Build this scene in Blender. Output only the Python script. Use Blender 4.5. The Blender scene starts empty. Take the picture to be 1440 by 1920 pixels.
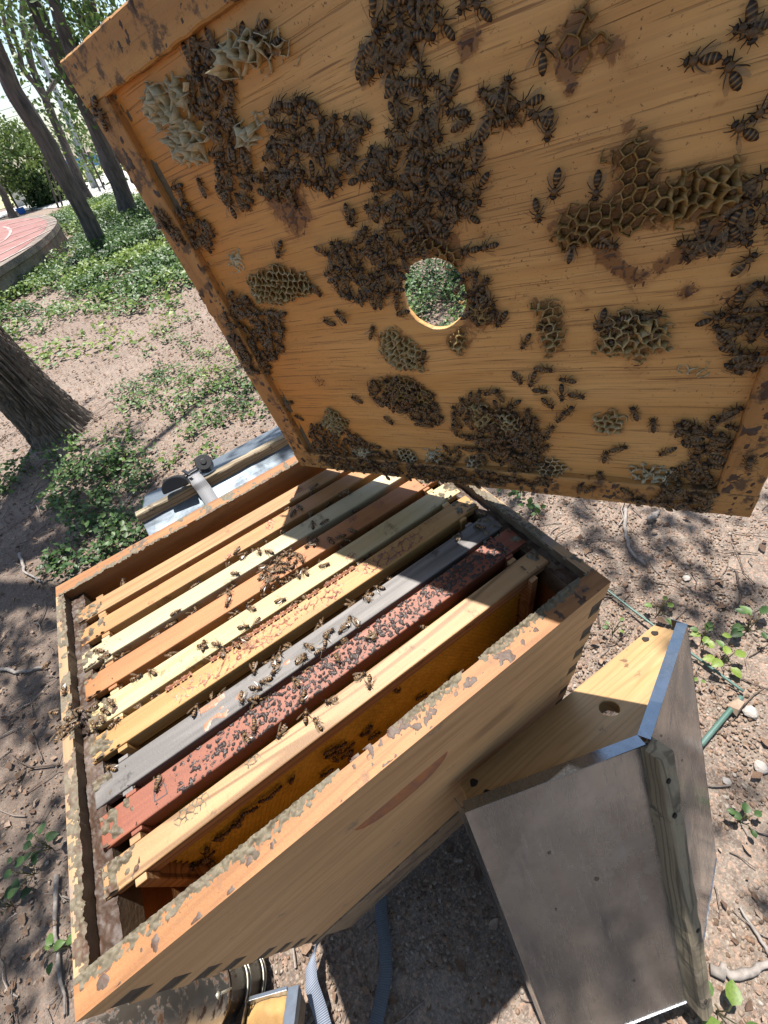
import bpy, bmesh, math, random
import numpy as np
from mathutils import Matrix, Vector, noise as mnoise

# ------------------------------------------------------------------ camera, world, sun, exposure
GZ = 785.0                                     # the hive rim stands 785 mm above the ground; all plans are in mm from a rim corner
CR = np.array([[0.81884144, -0.54213207, -0.18865714], [-0.51481051, -0.54820667, -0.65912031], [0.25390716, 0.6368377, -0.72798963]])
CC = np.array([264.6377626, -95.15584491, 370.32759773])
CF = 767.66
scene = bpy.context.scene
COL = scene.collection
cam_d = bpy.data.cameras.new('camera')
cam = bpy.data.objects.new('camera', cam_d)
COL.objects.link(cam)
cam_d.sensor_fit = 'HORIZONTAL'; cam_d.sensor_width = 36.0; cam_d.lens = CF / 1440 * 36
cam_d.clip_start = 0.02; cam_d.clip_end = 2000
cam.matrix_world = Matrix([[CR[0][i], -CR[1][i], -CR[2][i], (CC[i] + (GZ if i == 2 else 0)) / 1000] for i in range(3)] + [[0, 0, 0, 1]])
scene.camera = cam
SUN = np.array([0.10, 0.28, 0.95]); SUN /= np.linalg.norm(SUN)
world = bpy.data.worlds.new('World'); scene.world = world; world.use_nodes = True
wn = world.node_tree.nodes; sky = wn.new('ShaderNodeTexSky'); sky.sky_type = 'NISHITA'; sky.sun_disc = False
sky.sun_elevation = math.asin(SUN[2]); sky.sun_rotation = math.atan2(SUN[0], SUN[1])
sky.air_density = 1.0; sky.dust_density = 1.0
world.node_tree.links.new(sky.outputs[0], wn['Background'].inputs[0]); wn['Background'].inputs[1].default_value = 0.10
sun_d = bpy.data.lights.new('sun', 'SUN'); sun_d.energy = 4.8; sun_d.angle = math.radians(0.53); sun_d.color = (1.0, 0.955, 0.895)
sun = bpy.data.objects.new('sun', sun_d); COL.objects.link(sun)
sun.rotation_euler = Vector(SUN).to_track_quat('Z', 'Y').to_euler()
vs = scene.view_settings; vs.view_transform = 'Standard'; vs.look = 'None'; vs.exposure = 0.95; vs.gamma = 1; vs.use_curve_mapping = False
scene.cycles.max_bounces = 7; scene.cycles.diffuse_bounces = 4; scene.cycles.glossy_bounces = 3
scene.cycles.caustics_reflective = False; scene.cycles.caustics_refractive = False
scene.cycles.sample_clamp_indirect = 6.0

rng = np.random.default_rng(7)
random.seed(7)

# ------------------------------------------------------------------ geometry of the place
def ray(u, v): return CR.T @ np.array([(u - 720) / CF, (v - 960) / CF, 1.0])
def hit(u, v, ax, val):
    r = ray(u, v); return CC + r * ((val - CC[ax]) / r[ax])
def gp(u, v, z=0.0):                           # the ground point (metres) that a line of sight meets
    p = hit(u, v, 2, z * 1000 - GZ); return np.array([p[0], p[1], p[2] + GZ]) / 1000
def on_vertical(u, v, base):                   # a point (metres) above a base point, in the upright plane facing the camera
    c = np.array([CC[0], CC[1], CC[2] + GZ]) / 1000
    n = np.array([base[0] - c[0], base[1] - c[1], 0]); r = ray(u, v)
    return c + r * ((n @ (base - c)) / (n @ r))
def M3(x, y, z): return np.array([x, y, z + GZ]) / 1000
LQ = np.array([[0.494, -0.083, -0.865], [-0.862, 0.082, -0.5], [0.113, 0.993, -0.031]])
_u, _s, _v = np.linalg.svd(LQ); LQ = _u @ _v
LO = np.array([352.8, 393.0, -2.0]); LL, LW = 508.0, 421.0
def lid(u, v, c=-8.0):
    r = ray(u, v); n = LQ[:, 2]; t = ((LO + n * c) - CC) @ n / (r @ n); return (LQ.T @ (CC + r * t - LO))[:2]

# ------------------------------------------------------------------ noise in numpy
def _h(ix, iy, s):
    a = (ix.astype(np.int64) * 374761393 + iy.astype(np.int64) * 668265263 + s * 974711) & 0x7fffffff
    a = ((a ^ (a >> 13)) * 1274126177) & 0x7fffffff
    return ((a ^ (a >> 16)) & 0xffff) / 65535.0
def vn(x, y, s=0):
    x = np.asarray(x, float); y = np.asarray(y, float)
    ix = np.floor(x); iy = np.floor(y); fx = x - ix; fy = y - iy
    fx = fx * fx * (3 - 2 * fx); fy = fy * fy * (3 - 2 * fy)
    a = _h(ix, iy, s); b = _h(ix + 1, iy, s); c = _h(ix, iy + 1, s); d = _h(ix + 1, iy + 1, s)
    return (a * (1 - fx) + b * fx) * (1 - fy) + (c * (1 - fx) + d * fx) * fy
def fbm(x, y, s=0, o=4):
    t = 0; a = 0.5; n = 0
    for k in range(o): t = t + a * vn(x * 2 ** k, y * 2 ** k, s + k * 17); n += a; a *= 0.5
    return t / n
def vor(x, y, s=0, jit=0.8):                   # distances to the nearest and second nearest jittered point
    ix = np.floor(x); iy = np.floor(y); f1 = np.full(x.shape, 9.0); f2 = f1.copy()
    for dx in (-1, 0, 1):
        for dy in (-1, 0, 1):
            px = ix + dx + .5 + jit * (_h(ix + dx, iy + dy, s) - .5); py = iy + dy + .5 + jit * (_h(ix + dx, iy + dy, s + 5) - .5)
            d = np.hypot(x - px, y - py); n2 = np.where(d < f1, f1, np.minimum(f2, d)); f1 = np.minimum(f1, d); f2 = n2
    return f1, f2
def inpoly(px, py, poly):
    px = np.asarray(px, float); py = np.asarray(py, float); r = np.zeros(px.shape, bool); n = len(poly)
    for i in range(n):
        x1, y1 = poly[i]; x2, y2 = poly[(i + 1) % n]
        c = (y1 > py) != (y2 > py)
        with np.errstate(divide='ignore', invalid='ignore'): xx = (x2 - x1) * (py - y1) / ((y2 - y1) if y2 != y1 else 1e-12) + x1
        r ^= c & (px < xx)
    return r
def polydist(px, py, poly):
    d = np.full(np.shape(px), 1e9); n = len(poly)
    for i in range(n):
        a = np.array(poly[i]); b = np.array(poly[(i + 1) % n]); ab = b - a
        t = np.clip(((px - a[0]) * ab[0] + (py - a[1]) * ab[1]) / (ab @ ab + 1e-12), 0, 1)
        d = np.minimum(d, np.hypot(px - a[0] - t * ab[0], py - a[1] - t * ab[1]))
    return np.where(inpoly(px, py, poly), d, -d)

# ------------------------------------------------------------------ materials
class NT:
    def __init__(s, name):
        s.m = bpy.data.materials.new(name); s.m.use_nodes = True; s.t = s.m.node_tree; s.b = s.t.nodes['Principled BSDF']
    def n(s, typ, ins=None, **props):
        nd = s.t.nodes.new('ShaderNode' + typ)
        for k, v in props.items(): setattr(nd, k, v)
        for k, v in (ins or {}).items():
            i = nd.inputs[k]
            if isinstance(v, bpy.types.NodeSocket): s.t.links.new(v, i)
            else: i.default_value = v
        return nd
    def mul(s, a, b, op='MULTIPLY'):
        nd = s.t.nodes.new('ShaderNodeMath'); nd.operation = op
        for i, v in enumerate((a, b)):
            if isinstance(v, bpy.types.NodeSocket): s.t.links.new(v, nd.inputs[i])
            elif v is not None: nd.inputs[i].default_value = v
        return nd.outputs[0]
    def ramp(s, f, a, b, lo=0.0, hi=1.0):
        nd = s.t.nodes.new('ShaderNodeMapRange'); nd.interpolation_type = 'SMOOTHSTEP'
        s.t.links.new(f, nd.inputs[0]); nd.inputs[1].default_value = a; nd.inputs[2].default_value = b; nd.inputs[3].default_value = lo; nd.inputs[4].default_value = hi
        return nd.outputs[0]
    def mix(s, f, a, b, blend='MIX'):
        nd = s.t.nodes.new('ShaderNodeMix'); nd.data_type = 'RGBA'; nd.blend_type = blend
        for i, v in ((0, f), (6, a), (7, b)):
            if isinstance(v, bpy.types.NodeSocket): s.t.links.new(v, nd.inputs[i])
            else: nd.inputs[i].default_value = v if i == 0 or len(v) == 4 else (*v, 1)
        return nd.outputs[2]
    def noise(s, vec, scale, detail=4, rough=0.55, dist=0.0):
        return s.n('TexNoise', {'Vector': vec, 'Scale': scale, 'Detail': detail, 'Roughness': rough, 'Distortion': dist}).outputs[0]
    def obj(s): return s.n('TexCoord').outputs['Object']
    def scaled(s, v, sc): return s.n('Mapping', {'Vector': v, 'Scale': sc}).outputs[0]
    def col(s, c): s.t.links.new(c, s.b.inputs['Base Color'])
    def rough(s, r):
        if isinstance(r, bpy.types.NodeSocket): s.t.links.new(r, s.b.inputs['Roughness'])
        else: s.b.inputs['Roughness'].default_value = r
    def bump(s, h, strength=0.3, dist=0.001):
        b = s.n('Bump', {'Height': h, 'Strength': strength, 'Distance': dist}); s.t.links.new(b.outputs[0], s.b.inputs['Normal'])
    def translucent(s, col, f):
        tr = s.n('BsdfTranslucent', {'Color': col if isinstance(col, bpy.types.NodeSocket) else (*col, 1)})
        mx = s.n('MixShader', {0: f, 1: s.b.outputs[0], 2: tr.outputs[0]})
        s.t.links.new(mx.outputs[0], s.t.nodes['Material Output'].inputs[0])

def wood(name, c1, c2, axis=0, rings=0.5, dirt=None, dirt_amt=0.0, rough=0.6, bump=0.5, pores=0.3, dscale=22, knots=0.0):
    t = NT(name); k_ = sum(ord(q) * (i + 3) for i, q in enumerate(name)); o = t.n('Mapping', {'Vector': t.obj(), 'Location': ((k_ % 17) * .37, (k_ % 23) * .29, (k_ % 13) * .41)}).outputs[0]; sc = [1, 1, 1]; sc[axis] = 0.07
    v = t.scaled(o, sc)
    n1 = t.noise(v, 60, 6, 0.6, 0.5)
    c = t.mix(t.ramp(n1, .3, .7), c1, c2)
    n3 = t.noise(v, 16, 2, 0.4, 0.3)
    rg = t.mul(t.mul(t.mul(n3, 95.0), None, 'SINE'), 0.5)
    dark = tuple(x * 0.55 for x in c2[:3])
    c = t.mix(t.mul(t.ramp(rg, 0.1, .5), rings), c, dark)
    sc2 = [1, 1, 1]; sc2[axis] = 0.025
    n2 = t.noise(t.scaled(o, sc2), 420, 3, 0.6)
    c = t.mix(t.mul(t.ramp(n2, .58, .72), pores), c, tuple(x * 0.4 for x in c2[:3]))
    nb = t.noise(o, 7, 3)
    c = t.mix(t.ramp(nb, .25, .8, 0.0, 0.45), c, tuple(x * 0.62 for x in c1[:3]))
    if knots:
        k = t.n('TexVoronoi', {'Vector': t.scaled(o, [1 if i != axis else .45 for i in range(3)]), 'Scale': 7.0}).outputs[0]
        c = t.mix(t.mul(t.ramp(k, .16, .05), knots), c, tuple(x * 0.25 for x in c2[:3]))
    if dirt is not None:
        nd = t.noise(o, dscale, 8, 0.72, 0.1)
        c = t.mix(t.ramp(nd, .62 - dirt_amt * .3, .70 - dirt_amt * .22), c, dirt)
        nd2 = t.noise(o, dscale * 6, 3, 0.7)
        c = t.mix(t.mul(t.ramp(nd2, .6, .72), .7 * dirt_amt + .1), c, dirt)
    t.col(c); t.rough(rough)
    h = t.mul(t.mul(n2, .5), t.mul(t.noise(o, 500, 4, .6), .5), 'ADD')
    t.bump(t.mul(h, t.mul(n1, .7), 'ADD'), bump, 0.0012)
    return t.m

def plain(name, c, rough=0.6, metal=0.0, var=0.25, vscale=40, bump=0.2, bdist=0.0008, c2=None, spec=None):
    t = NT(name); o = t.obj(); n = t.noise(o, vscale, 6, .6)
    t.col(t.mix(t.ramp(n, .3, .7), c, c2 if c2 else tuple(x * (1 - var) for x in c))); t.rough(rough); t.b.inputs['Metallic'].default_value = metal
    t.bump(t.noise(o, vscale * 6, 5, .65), bump, bdist)
    if spec is not None: t.b.inputs['Specular IOR Level'].default_value = spec
    return t.m

def attr_mat(name, cols, rough=0.5, bump=0.3, trans=0.0, attr='tone', bscale=300, bdist=.0006):
    t = NT(name); a = t.n('Attribute', attribute_name=attr).outputs['Fac']
    r = t.n('ValToRGB', {'Fac': a}); el = r.color_ramp.elements
    while len(el) < len(cols): el.new(0.5)
    for i, c in enumerate(cols): el[i].position = i / (len(cols) - 1); el[i].color = (*c, 1)
    o = t.obj(); n = t.noise(o, bscale, 3)
    c = t.mix(t.ramp(n, .3, .75, 0, .35), r.outputs[0], (0.02, 0.015, 0.01))
    t.col(c); t.rough(rough); t.bump(n, bump, bdist)
    if trans: t.translucent(c, trans)
    return t.m

def metal_mat(name, c=(.52, .55, .58), rough=.26, spangle=True, rust=0.0):
    t = NT(name); o = t.obj(); n = t.noise(o, 9, 5, .6, .4); n2 = t.noise(o, 160, 4)
    col = t.mix(t.ramp(n, .3, .7), c, tuple(x * .72 for x in c))
    if spangle:
        v = t.n('TexVoronoi', {'Vector': o, 'Scale': 130.0}).outputs['Color']
        g = t.n('RGBToBW', {0: v}).outputs[0]
        col = t.mix(t.ramp(g, 0, 1, 0, .22), col, tuple(x * .5 for x in c))
    nd = t.noise(o, 5, 8, .7, 1.0)
    col = t.mix(t.ramp(nd, .56, .72, 0, .35), col, (.36, .37, .385))
    sc = t.noise(t.scaled(o, (1, .05, 1)), 240, 3)
    rg = t.mul(t.ramp(n, .2, .8, rough * .8, rough * 1.35), t.mul(t.ramp(sc, .4, .8, 0, .1), t.ramp(nd, .5, .7, 0, .2), 'ADD'), 'ADD')
    met = 1.0
    if rust:
        nr = t.noise(o, 45, 8, .7); rr = t.ramp(nr, .62 - rust * .25, .68 - rust * .15)
        col = t.mix(rr, col, (.16, .08, .04)); met = t.ramp(rr, 0, 1, .95, .1); rg = t.mix(rr, (.35,) * 3, (.85,) * 3)
    t.col(col); t.rough(rg)
    if isinstance(met, float): t.b.inputs['Metallic'].default_value = .95
    else: t.t.links.new(met, t.b.inputs['Metallic'])
    t.bump(t.mul(t.mul(n2, .3), t.mul(t.noise(o, 4, 2), 12.0), 'ADD'), .25, .0012)
    return t.m

# ------------------------------------------------------------------ objects
def put(o, parent=None, label=None, cat=None, group=None, kind=None):
    if o.name not in COL.objects: COL.objects.link(o)
    if parent is not None: o.parent = parent
    if label: o['label'] = label
    if cat: o['category'] = cat
    if group: o['group'] = group
    if kind: o['kind'] = kind
    return o
def empty(name, mat, label=None, cat=None, group=None, kind=None):
    o = bpy.data.objects.new(name, None); o.empty_display_size = .05
    o.matrix_world = mat if isinstance(mat, Matrix) else Matrix.Translation(Vector(mat))
    return put(o, None, label, cat, group, kind)
def mesh(name, v, f, mat, parent=None, smooth=False, tone=None, bevel=0.0, **kw):
    me = bpy.data.meshes.new(name)
    v = np.asarray(v, float)
    if isinstance(f, np.ndarray):
        k = f.shape[1]; me.vertices.add(len(v)); me.vertices.foreach_set('co', v.ravel())
        me.loops.add(f.size); me.loops.foreach_set('vertex_index', f.ravel().astype(np.int32))
        me.polygons.add(len(f)); me.polygons.foreach_set('loop_start', np.arange(0, f.size, k, dtype=np.int32))
        me.update(calc_edges=True)
    else: me.from_pydata([tuple(p) for p in v], [], f)
    for m in (mat if isinstance(mat, (list, tuple)) else [mat]): me.materials.append(m)
    if smooth: me.polygons.foreach_set('use_smooth', np.ones(len(me.polygons), bool))
    if tone is not None:
        a = me.attributes.new('tone', 'FLOAT', 'POINT'); a.data.foreach_set('value', np.asarray(tone, np.float32))
    me.update()
    o = bpy.data.objects.new(name, me); put(o, parent, **kw)
    if bevel:
        b = o.modifiers.new('bevel', 'BEVEL'); b.width = bevel; b.segments = 2; b.limit_method = 'ANGLE'
    return o
class MB:                                      # gathers simple shapes (in metres) into one mesh
    def __init__(s): s.v = []; s.f = []
    def add(s, v, f):
        k = len(s.v); s.v += [tuple(p) for p in v]; s.f += [tuple(i + k for i in q) for q in f]; return s
    def box(s, a, b, taper=None):
        x0, y0, z0 = a; x1, y1, z1 = b
        return s.add([(x0, y0, z0), (x1, y0, z0), (x1, y1, z0), (x0, y1, z0), (x0, y0, z1), (x1, y0, z1), (x1, y1, z1), (x0, y1, z1)],
                     [(0, 3, 2, 1), (4, 5, 6, 7), (0, 1, 5, 4), (1, 2, 6, 5), (2, 3, 7, 6), (3, 0, 4, 7)])
    def prism(s, poly, lo, hi, ax):            # polygon in the two other axes, pushed along ax
        n = len(poly); P = []
        for h in (lo, hi):
            for p in poly:
                q = list(p); q.insert(ax, h); P.append(q)
        s.add(P, [tuple(range(n))[::-1], tuple(range(n, 2 * n))] + [(i, (i + 1) % n, n + (i + 1) % n, n + i) for i in range(n)]); return s
    def tube(s, pts, r, n=8, cap=True):
        v, f = tube_geo(pts, r, n, cap); return s.add(v, f)
    def build(s, name, mat, parent=None, fix=True, **kw):
        o = mesh(name, s.v, s.f, mat, parent, **kw)
        if fix:
            bm = bmesh.new(); bm.from_mesh(o.data); bmesh.ops.recalc_face_normals(bm, faces=bm.faces); bm.to_mesh(o.data); bm.free()
        return o
def tube_geo(pts, r, n=8, cap=True, rf=None):
    pts = np.asarray(pts, float); k = len(pts); r = np.broadcast_to(np.asarray(r, float), (k,))
    T = np.gradient(pts, axis=0); T /= np.linalg.norm(T, axis=1)[:, None] + 1e-12
    ref = np.array([0, 0, 1.0]) if abs(T[0][2]) < .9 else np.array([1.0, 0, 0]); v = []
    u = np.cross(T[0], ref); u /= np.linalg.norm(u)
    for i in range(k):
        u = u - T[i] * (u @ T[i]); u /= np.linalg.norm(u); w = np.cross(T[i], u)
        for j in range(n):
            a = 2 * math.pi * j / n; rr = r[i] * (rf(a, i) if rf else 1); v.append(pts[i] + (u * math.cos(a) + w * math.sin(a)) * rr)
    f = [(i * n + j, i * n + (j + 1) % n, (i + 1) * n + (j + 1) % n, (i + 1) * n + j) for i in range(k - 1) for j in range(n)]
    if cap: f += [tuple(range(n))[::-1], tuple(range((k - 1) * n, k * n))]
    return v, f
def crust(name, mat, parent, org, U, V, N, u0, u1, v0, v1, step, hf, tone=None, kind='stuff', base=-0.3, smooth=True):
    # a lumpy layer (mm) on a plane: only where the height is above zero; org/U/V/N in mm, object space
    us = np.arange(u0, u1 + step * .5, step); vv = np.arange(v0, v1 + step * .5, step); A, B = np.meshgrid(us, vv, indexing='ij')
    H = hf(A, B); inner = H > 0
    q = inner[:-1, :-1] | inner[1:, :-1] | inner[:-1, 1:] | inner[1:, 1:]
    Z = np.where(inner, np.maximum(H, .05), base)
    P = (np.asarray(org, float) + A[..., None] * np.asarray(U, float) + B[..., None] * np.asarray(V, float) + Z[..., None] * np.asarray(N, float)) / 1000
    idx = np.arange(A.size).reshape(A.shape); i, j = np.nonzero(q)
    F = np.stack([idx[i, j], idx[i + 1, j], idx[i + 1, j + 1], idx[i, j + 1]], 1)
    if len(F) == 0: return None
    used = np.unique(F); mp = -np.ones(A.size, int); mp[used] = np.arange(len(used))
    if np.cross(U, V) @ np.asarray(N) < 0: F = F[:, ::-1]
    T = tone(A, B, H) if tone else fbm(A * .12, B * .12, 3)
    return mesh(name, P.reshape(-1, 3)[used], mp[F], mat, parent, smooth=smooth, tone=T.ravel()[used], kind=kind)
def leaves(P, size, up=0.5, tone=None, name='foliage', mat=None, parent=None, seed=0, narrow=.55, fold=.25, **kw):
    # a leaf-shaped folded blade at each point
    r = np.random.default_rng(seed); n = len(P); P = np.asarray(P, float)
    nrm = r.normal(size=(n, 3)); nrm /= np.linalg.norm(nrm, axis=1)[:, None]; nrm = nrm * (1 - up) + np.array([0, 0, 1.0]) * up; nrm /= np.linalg.norm(nrm, axis=1)[:, None]
    d = np.cross(nrm, r.normal(size=(n, 3))); d /= np.linalg.norm(d, axis=1)[:, None]; w = np.cross(nrm, d)
    s = (np.broadcast_to(size, (n,)) * r.uniform(.6, 1.25, n))[:, None]
    V = np.stack([P, P + d * s * .45 + w * s * narrow * .5 + nrm * s * fold * .4, P + d * s, P + d * s * .45 - w * s * narrow * .5 + nrm * s * fold * .4, P + d * s * .8 + w * s * narrow * .27, P + d * s * .8 - w * s * narrow * .27], 1).reshape(-1, 3)
    b = (np.arange(n) * 6)[:, None]
    F = np.concatenate([b + np.array([[0, 2, 4, 1]]), b + np.array([[0, 3, 5, 2]])])
    T = np.repeat(r.uniform(0, 1, n) if tone is None else np.clip(tone + r.normal(0, .12, n), 0, 1), 6)
    return mesh(name, V, F, mat, parent, tone=T, **kw)
# ------------------------------------------------------------------ ground
def ground_mat():
    t = NT('dusty_soil'); o = t.obj()
    a = t.noise(o, 1.1, 6, .6); b = t.noise(o, 30, 8, .7); c3 = t.noise(o, 220, 5, .7)
    c = t.mix(t.ramp(a, .35, .65), (.165, .128, .098), (.262, .215, .172))
    c = t.mix(t.ramp(b, .35, .68), c, (.13, .095, .075))
    c = t.mix(t.ramp(c3, .45, .75), c, (.42, .34, .28))
    v = t.n('TexVoronoi', {'Vector': o, 'Scale': 150.0})
    g = t.n('RGBToBW', {0: v.outputs['Color']}).outputs[0]
    c = t.mix(t.ramp(g, .5, .95, 0, .5), c, (.48, .30, .21))
    # darker soil towards -x of the hive and at lower y
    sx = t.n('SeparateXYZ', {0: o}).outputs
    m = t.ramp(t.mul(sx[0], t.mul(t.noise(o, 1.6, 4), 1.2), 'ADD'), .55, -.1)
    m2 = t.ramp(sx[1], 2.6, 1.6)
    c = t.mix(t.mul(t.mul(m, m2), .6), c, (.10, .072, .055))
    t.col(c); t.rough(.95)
    h = t.mul(t.mul(b, .9), t.mul(c3, .5), 'ADD'); t.bump(t.mul(h, t.mul(v.outputs[0], -.5), 'ADD'), .9, .006)
    return t.m
S = np.linspace(-1, 1, 300)
gx = np.sinh(S * 6.1) / np.sinh(6.1) * 190 + .3; gy = gx + .6
A, B = np.meshgrid(gx, gy, indexing='ij')
def terrain(x, y):
    near = np.exp(-(np.hypot(np.asarray(x) - .3, np.asarray(y) - .2) / 40) ** 2)
    d = np.hypot(x - NT0[0], y - NT0[1])
    return (fbm(x * 3.0, y * 3.0, 1) - .55) * .035 * near + .06 * np.exp(-(d / .38) ** 2) - .004
NT0 = (gp(62, 838) + gp(190, 795)) / 2
H = terrain(A, B) + (fbm(A * 14, B * 14, 5) - .5) * .014 * np.exp(-(np.hypot(A, B) / 5) ** 2)
H = np.where(np.hypot(A - .2, B - .1) > 11, np.minimum(H, -.002), H)
idx = np.arange(A.size).reshape(A.shape)
F = np.stack([idx[:-1, :-1], idx[1:, :-1], idx[1:, 1:], idx[:-1, 1:]], -1).reshape(-1, 4)
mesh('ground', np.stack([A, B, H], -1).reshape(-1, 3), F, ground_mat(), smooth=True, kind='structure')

def sheet(name, poly, z, mat, **kw):
    pts = [(p[0], p[1], z) for p in poly]; return mesh(name, pts, [tuple(range(len(pts)))], mat, **kw)
pav = plain('pale_concrete', (.62, .59, .54), .85, vscale=3); grass_far = plain('dry_grass', (.30, .33, .14), .95, vscale=2, c2=(.42, .38, .22), bump=.8, bdist=.02)
sheet('pavement', [gp(-260, 520), gp(-60, 436), gp(30, 397), gp(110, 389), gp(150, 383), gp(200, 366), gp(300, 372), gp(520, 330), gp(520, 262), gp(300, 312), gp(196, 325), gp(140, 347), gp(60, 378), gp(-100, 436), gp(-300, 480)][::1], .008, pav, kind='structure')
sheet('lawn', [gp(-160, 436), gp(60, 377), gp(140, 346), gp(196, 324), gp(420, 285), gp(380, 265), gp(196, 306), gp(120, 330), gp(20, 362), gp(-150, 405)], .012, grass_far, kind='structure')
sheet('road', [gp(-200, 404), gp(20, 361), gp(120, 329), gp(196, 305), gp(300, 283), gp(290, 271), gp(190, 299), gp(110, 323), gp(10, 355), gp(-200, 394)], .016, plain('worn_asphalt', (.30, .29, .28), .9, vscale=4), kind='structure')

# loose stones, litter and twigs
def scatter(n, x0, x1, y0, y1, dens=None, seed=0):
    r = np.random.default_rng(seed); x = r.uniform(x0, x1, n); y = r.uniform(y0, y1, n)
    if dens is not None:
        k = r.uniform(0, 1, n) < dens(x, y); x, y = x[k], y[k]
    return x, y
def hive_clear(x, y): return ~((x > -.01) & (x < .52) & (y > -.005) & (y < .43))
def stones(name, n, box, s0, s1, mat, seed, dens):
    x, y = scatter(n, *box, dens, seed); r = np.random.default_rng(seed + 1); n = len(x)
    base = np.array([[1, 0, 0], [0, 1, 0], [-1, 0, 0], [0, -1, 0], [0, 0, 1], [.6, .6, .45], [-.6, .6, .5], [-.6, -.6, .45], [.6, -.6, .5]]) * .5
    F0 = np.array([[0, 5, 8], [1, 6, 5], [2, 7, 6], [3, 8, 7], [5, 6, 4], [6, 7, 4], [7, 8, 4], [8, 5, 4], [0, 1, 5], [1, 2, 6], [2, 3, 7], [3, 0, 8]])
    s = s0 + (s1 - s0) * r.uniform(0, 1, n) ** 2.5; a = r.uniform(0, 6.28, n)
    V = base[None] * (1 + r.uniform(-.28, .28, (n, 9, 3))); V = V * np.stack([s, s * r.uniform(.6, 1, n), s * r.uniform(.45, .9, n)], -1)[:, None]
    ca, sa = np.cos(a)[:, None], np.sin(a)[:, None]; X = V[..., 0] * ca - V[..., 1] * sa; Y = V[..., 0] * sa + V[..., 1] * ca
    z = terrain(x, y) + .002
    V = np.stack([X + x[:, None], Y + y[:, None], V[..., 2] + z[:, None]], -1).reshape(-1, 3)
    F = ((np.arange(n) * 9)[:, None, None] + F0[None]).reshape(-1, 3)
    mesh(name, V, F, mat, tone=np.repeat(r.uniform(0, 1, n), 9), kind='stuff')
gravel_m = attr_mat('granite_grit', [(.12, .08, .055), (.27, .165, .105), (.35, .265, .20), (.20, .135, .095), (.46, .40, .34)], .9, .5)
def gravel_d(x, y): return np.clip(.15 + .95 * np.exp(-((x - .9) / 1.0) ** 2 - ((y + .15) / .8) ** 2) + .6 * np.exp(-((x + .1) / .35) ** 2 - ((y + .05) / .35) ** 2), 0, 1) * hive_clear(x, y) * (fbm(x * 3, y * 3, 9) > .28)
stones('gravel', 165000, (-.9, 2.6, -1.0, 2.2), .003, .012, gravel_m, 11, gravel_d)
stones('scattered_pebbles', 14000, (-3.5, 4, 1.0, 7.5), .006, .028, gravel_m, 12, lambda x, y: .9 * (fbm(x * 1.5, y * 1.5, 4) > .45))
def litter_d(x, y): return (1 - .6 * (np.asarray(x) > .45) * (np.asarray(y) < 1.6)) * np.clip(.35 + .5 * (fbm(x * 2.2, y * 2.2, 21) - .3), 0, 1) * hive_clear(x, y)
x, y = scatter(135000, -2.6, 3.6, -1.0, 5.5, litter_d, 14); P = np.stack([x, y, terrain(x, y) + .006 + .006 * rng.uniform(0, 1, len(x))], -1)
leaves(P, .006 + .022 * rng.uniform(0, 1, len(x)) ** 3, up=.72, name='leaf_litter', mat=attr_mat('dead_leaves', [(.10, .06, .04), (.18, .11, .07), (.25, .165, .11), (.38, .28, .21)], .9, .4), seed=5, narrow=.6, fold=.5, kind='stuff')
def twigs(name, n, box, lmin, lmax, seed, dens=None):
    x, y = scatter(n, *box, dens, seed); r = np.random.default_rng(seed); V = []; F = []; T = []
    for i in range(len(x)):
        L = lmin + (lmax - lmin) * r.uniform() ** 2; a = r.uniform(0, 6.28); k = 5; p = []; cx, cy = x[i], y[i]
        for j in range(k):
            p.append((cx, cy, 0)); a += r.normal(0, .28); cx += math.cos(a) * L / k; cy += math.sin(a) * L / k
        p = np.array(p); rad = r.uniform(.0010, .0028) * (.6 + L * 3); p[:, 2] = terrain(p[:, 0], p[:, 1]) + rad + .004 + .012 * r.uniform() * np.linspace(0, 1, k)
        v, f = tube_geo(p, np.linspace(rad, rad * .5, k), 4, False); f = [tuple(q + len(V) for q in g) for g in f]; V += v; F += f; T += [r.uniform()] * len(v)
    return mesh(name, V, np.array(F), attr_mat(name + '_bark', [(.08, .055, .04), (.20, .15, .12), (.34, .29, .25)], .9), tone=T, smooth=True, kind='stuff')
twigs('twig_litter', 3400, (-1.6, 2.4, -.9, 3.2), .03, .22, 31, lambda x, y: hive_clear(x, y) * np.clip(.25 + .9 * (x < .0) + .5 * (x > .6), 0, 1))
def one_twig(pts, r, label, name='twig', cat='twig', group='larger twigs lying on the soil', c=(.30, .26, .23)):
    P = [gp(*p) for p in pts]; P = np.array(P); t = np.linspace(0, 1, 4 * len(P)); k = np.linspace(0, 1, len(P))
    Q = np.stack([np.interp(t, k, P[:, i]) for i in range(3)], -1); Q[:, :2] += rng.normal(0, r * .35, (len(t), 2)); Q[:, 2] = terrain(Q[:, 0], Q[:, 1]) + r * .9 + .006
    v, f = tube_geo(Q, r * np.linspace(1.1, .55, len(t)) * rng.uniform(.85, 1.15, len(t)), 8)
    mesh(name, v, f, twig_m, smooth=True, label=label, cat=cat, group=group)
twig_m = plain('grey_twig_bark', (.34, .30, .27), .9, vscale=60, var=.5, bump=.6)
one_twig([(1332, 1815), (1400, 1825), (1440, 1795)], .008, 'thick bent grey twig on the soil beside the foot of the leaning metal roof')
one_twig([(1440, 1790), (1408, 1740), (1385, 1700)], .0035, 'thin twig crossing the soil above the thick bent twig')
one_twig([(1172, 955), (1170, 1000), (1182, 1040), (1210, 1060)], .006, 'curving pale twig on the soil just below the lower edge of the raised cover')
one_twig([(1216, 980), (1236, 962)], .010, 'short stubby broken twig by the curving twig under the cover')
one_twig([(40, 1040), (52, 1078), (90, 1095)], .006, 'crooked grey twig in the shade among the ground cover near the hive corner')
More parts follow.
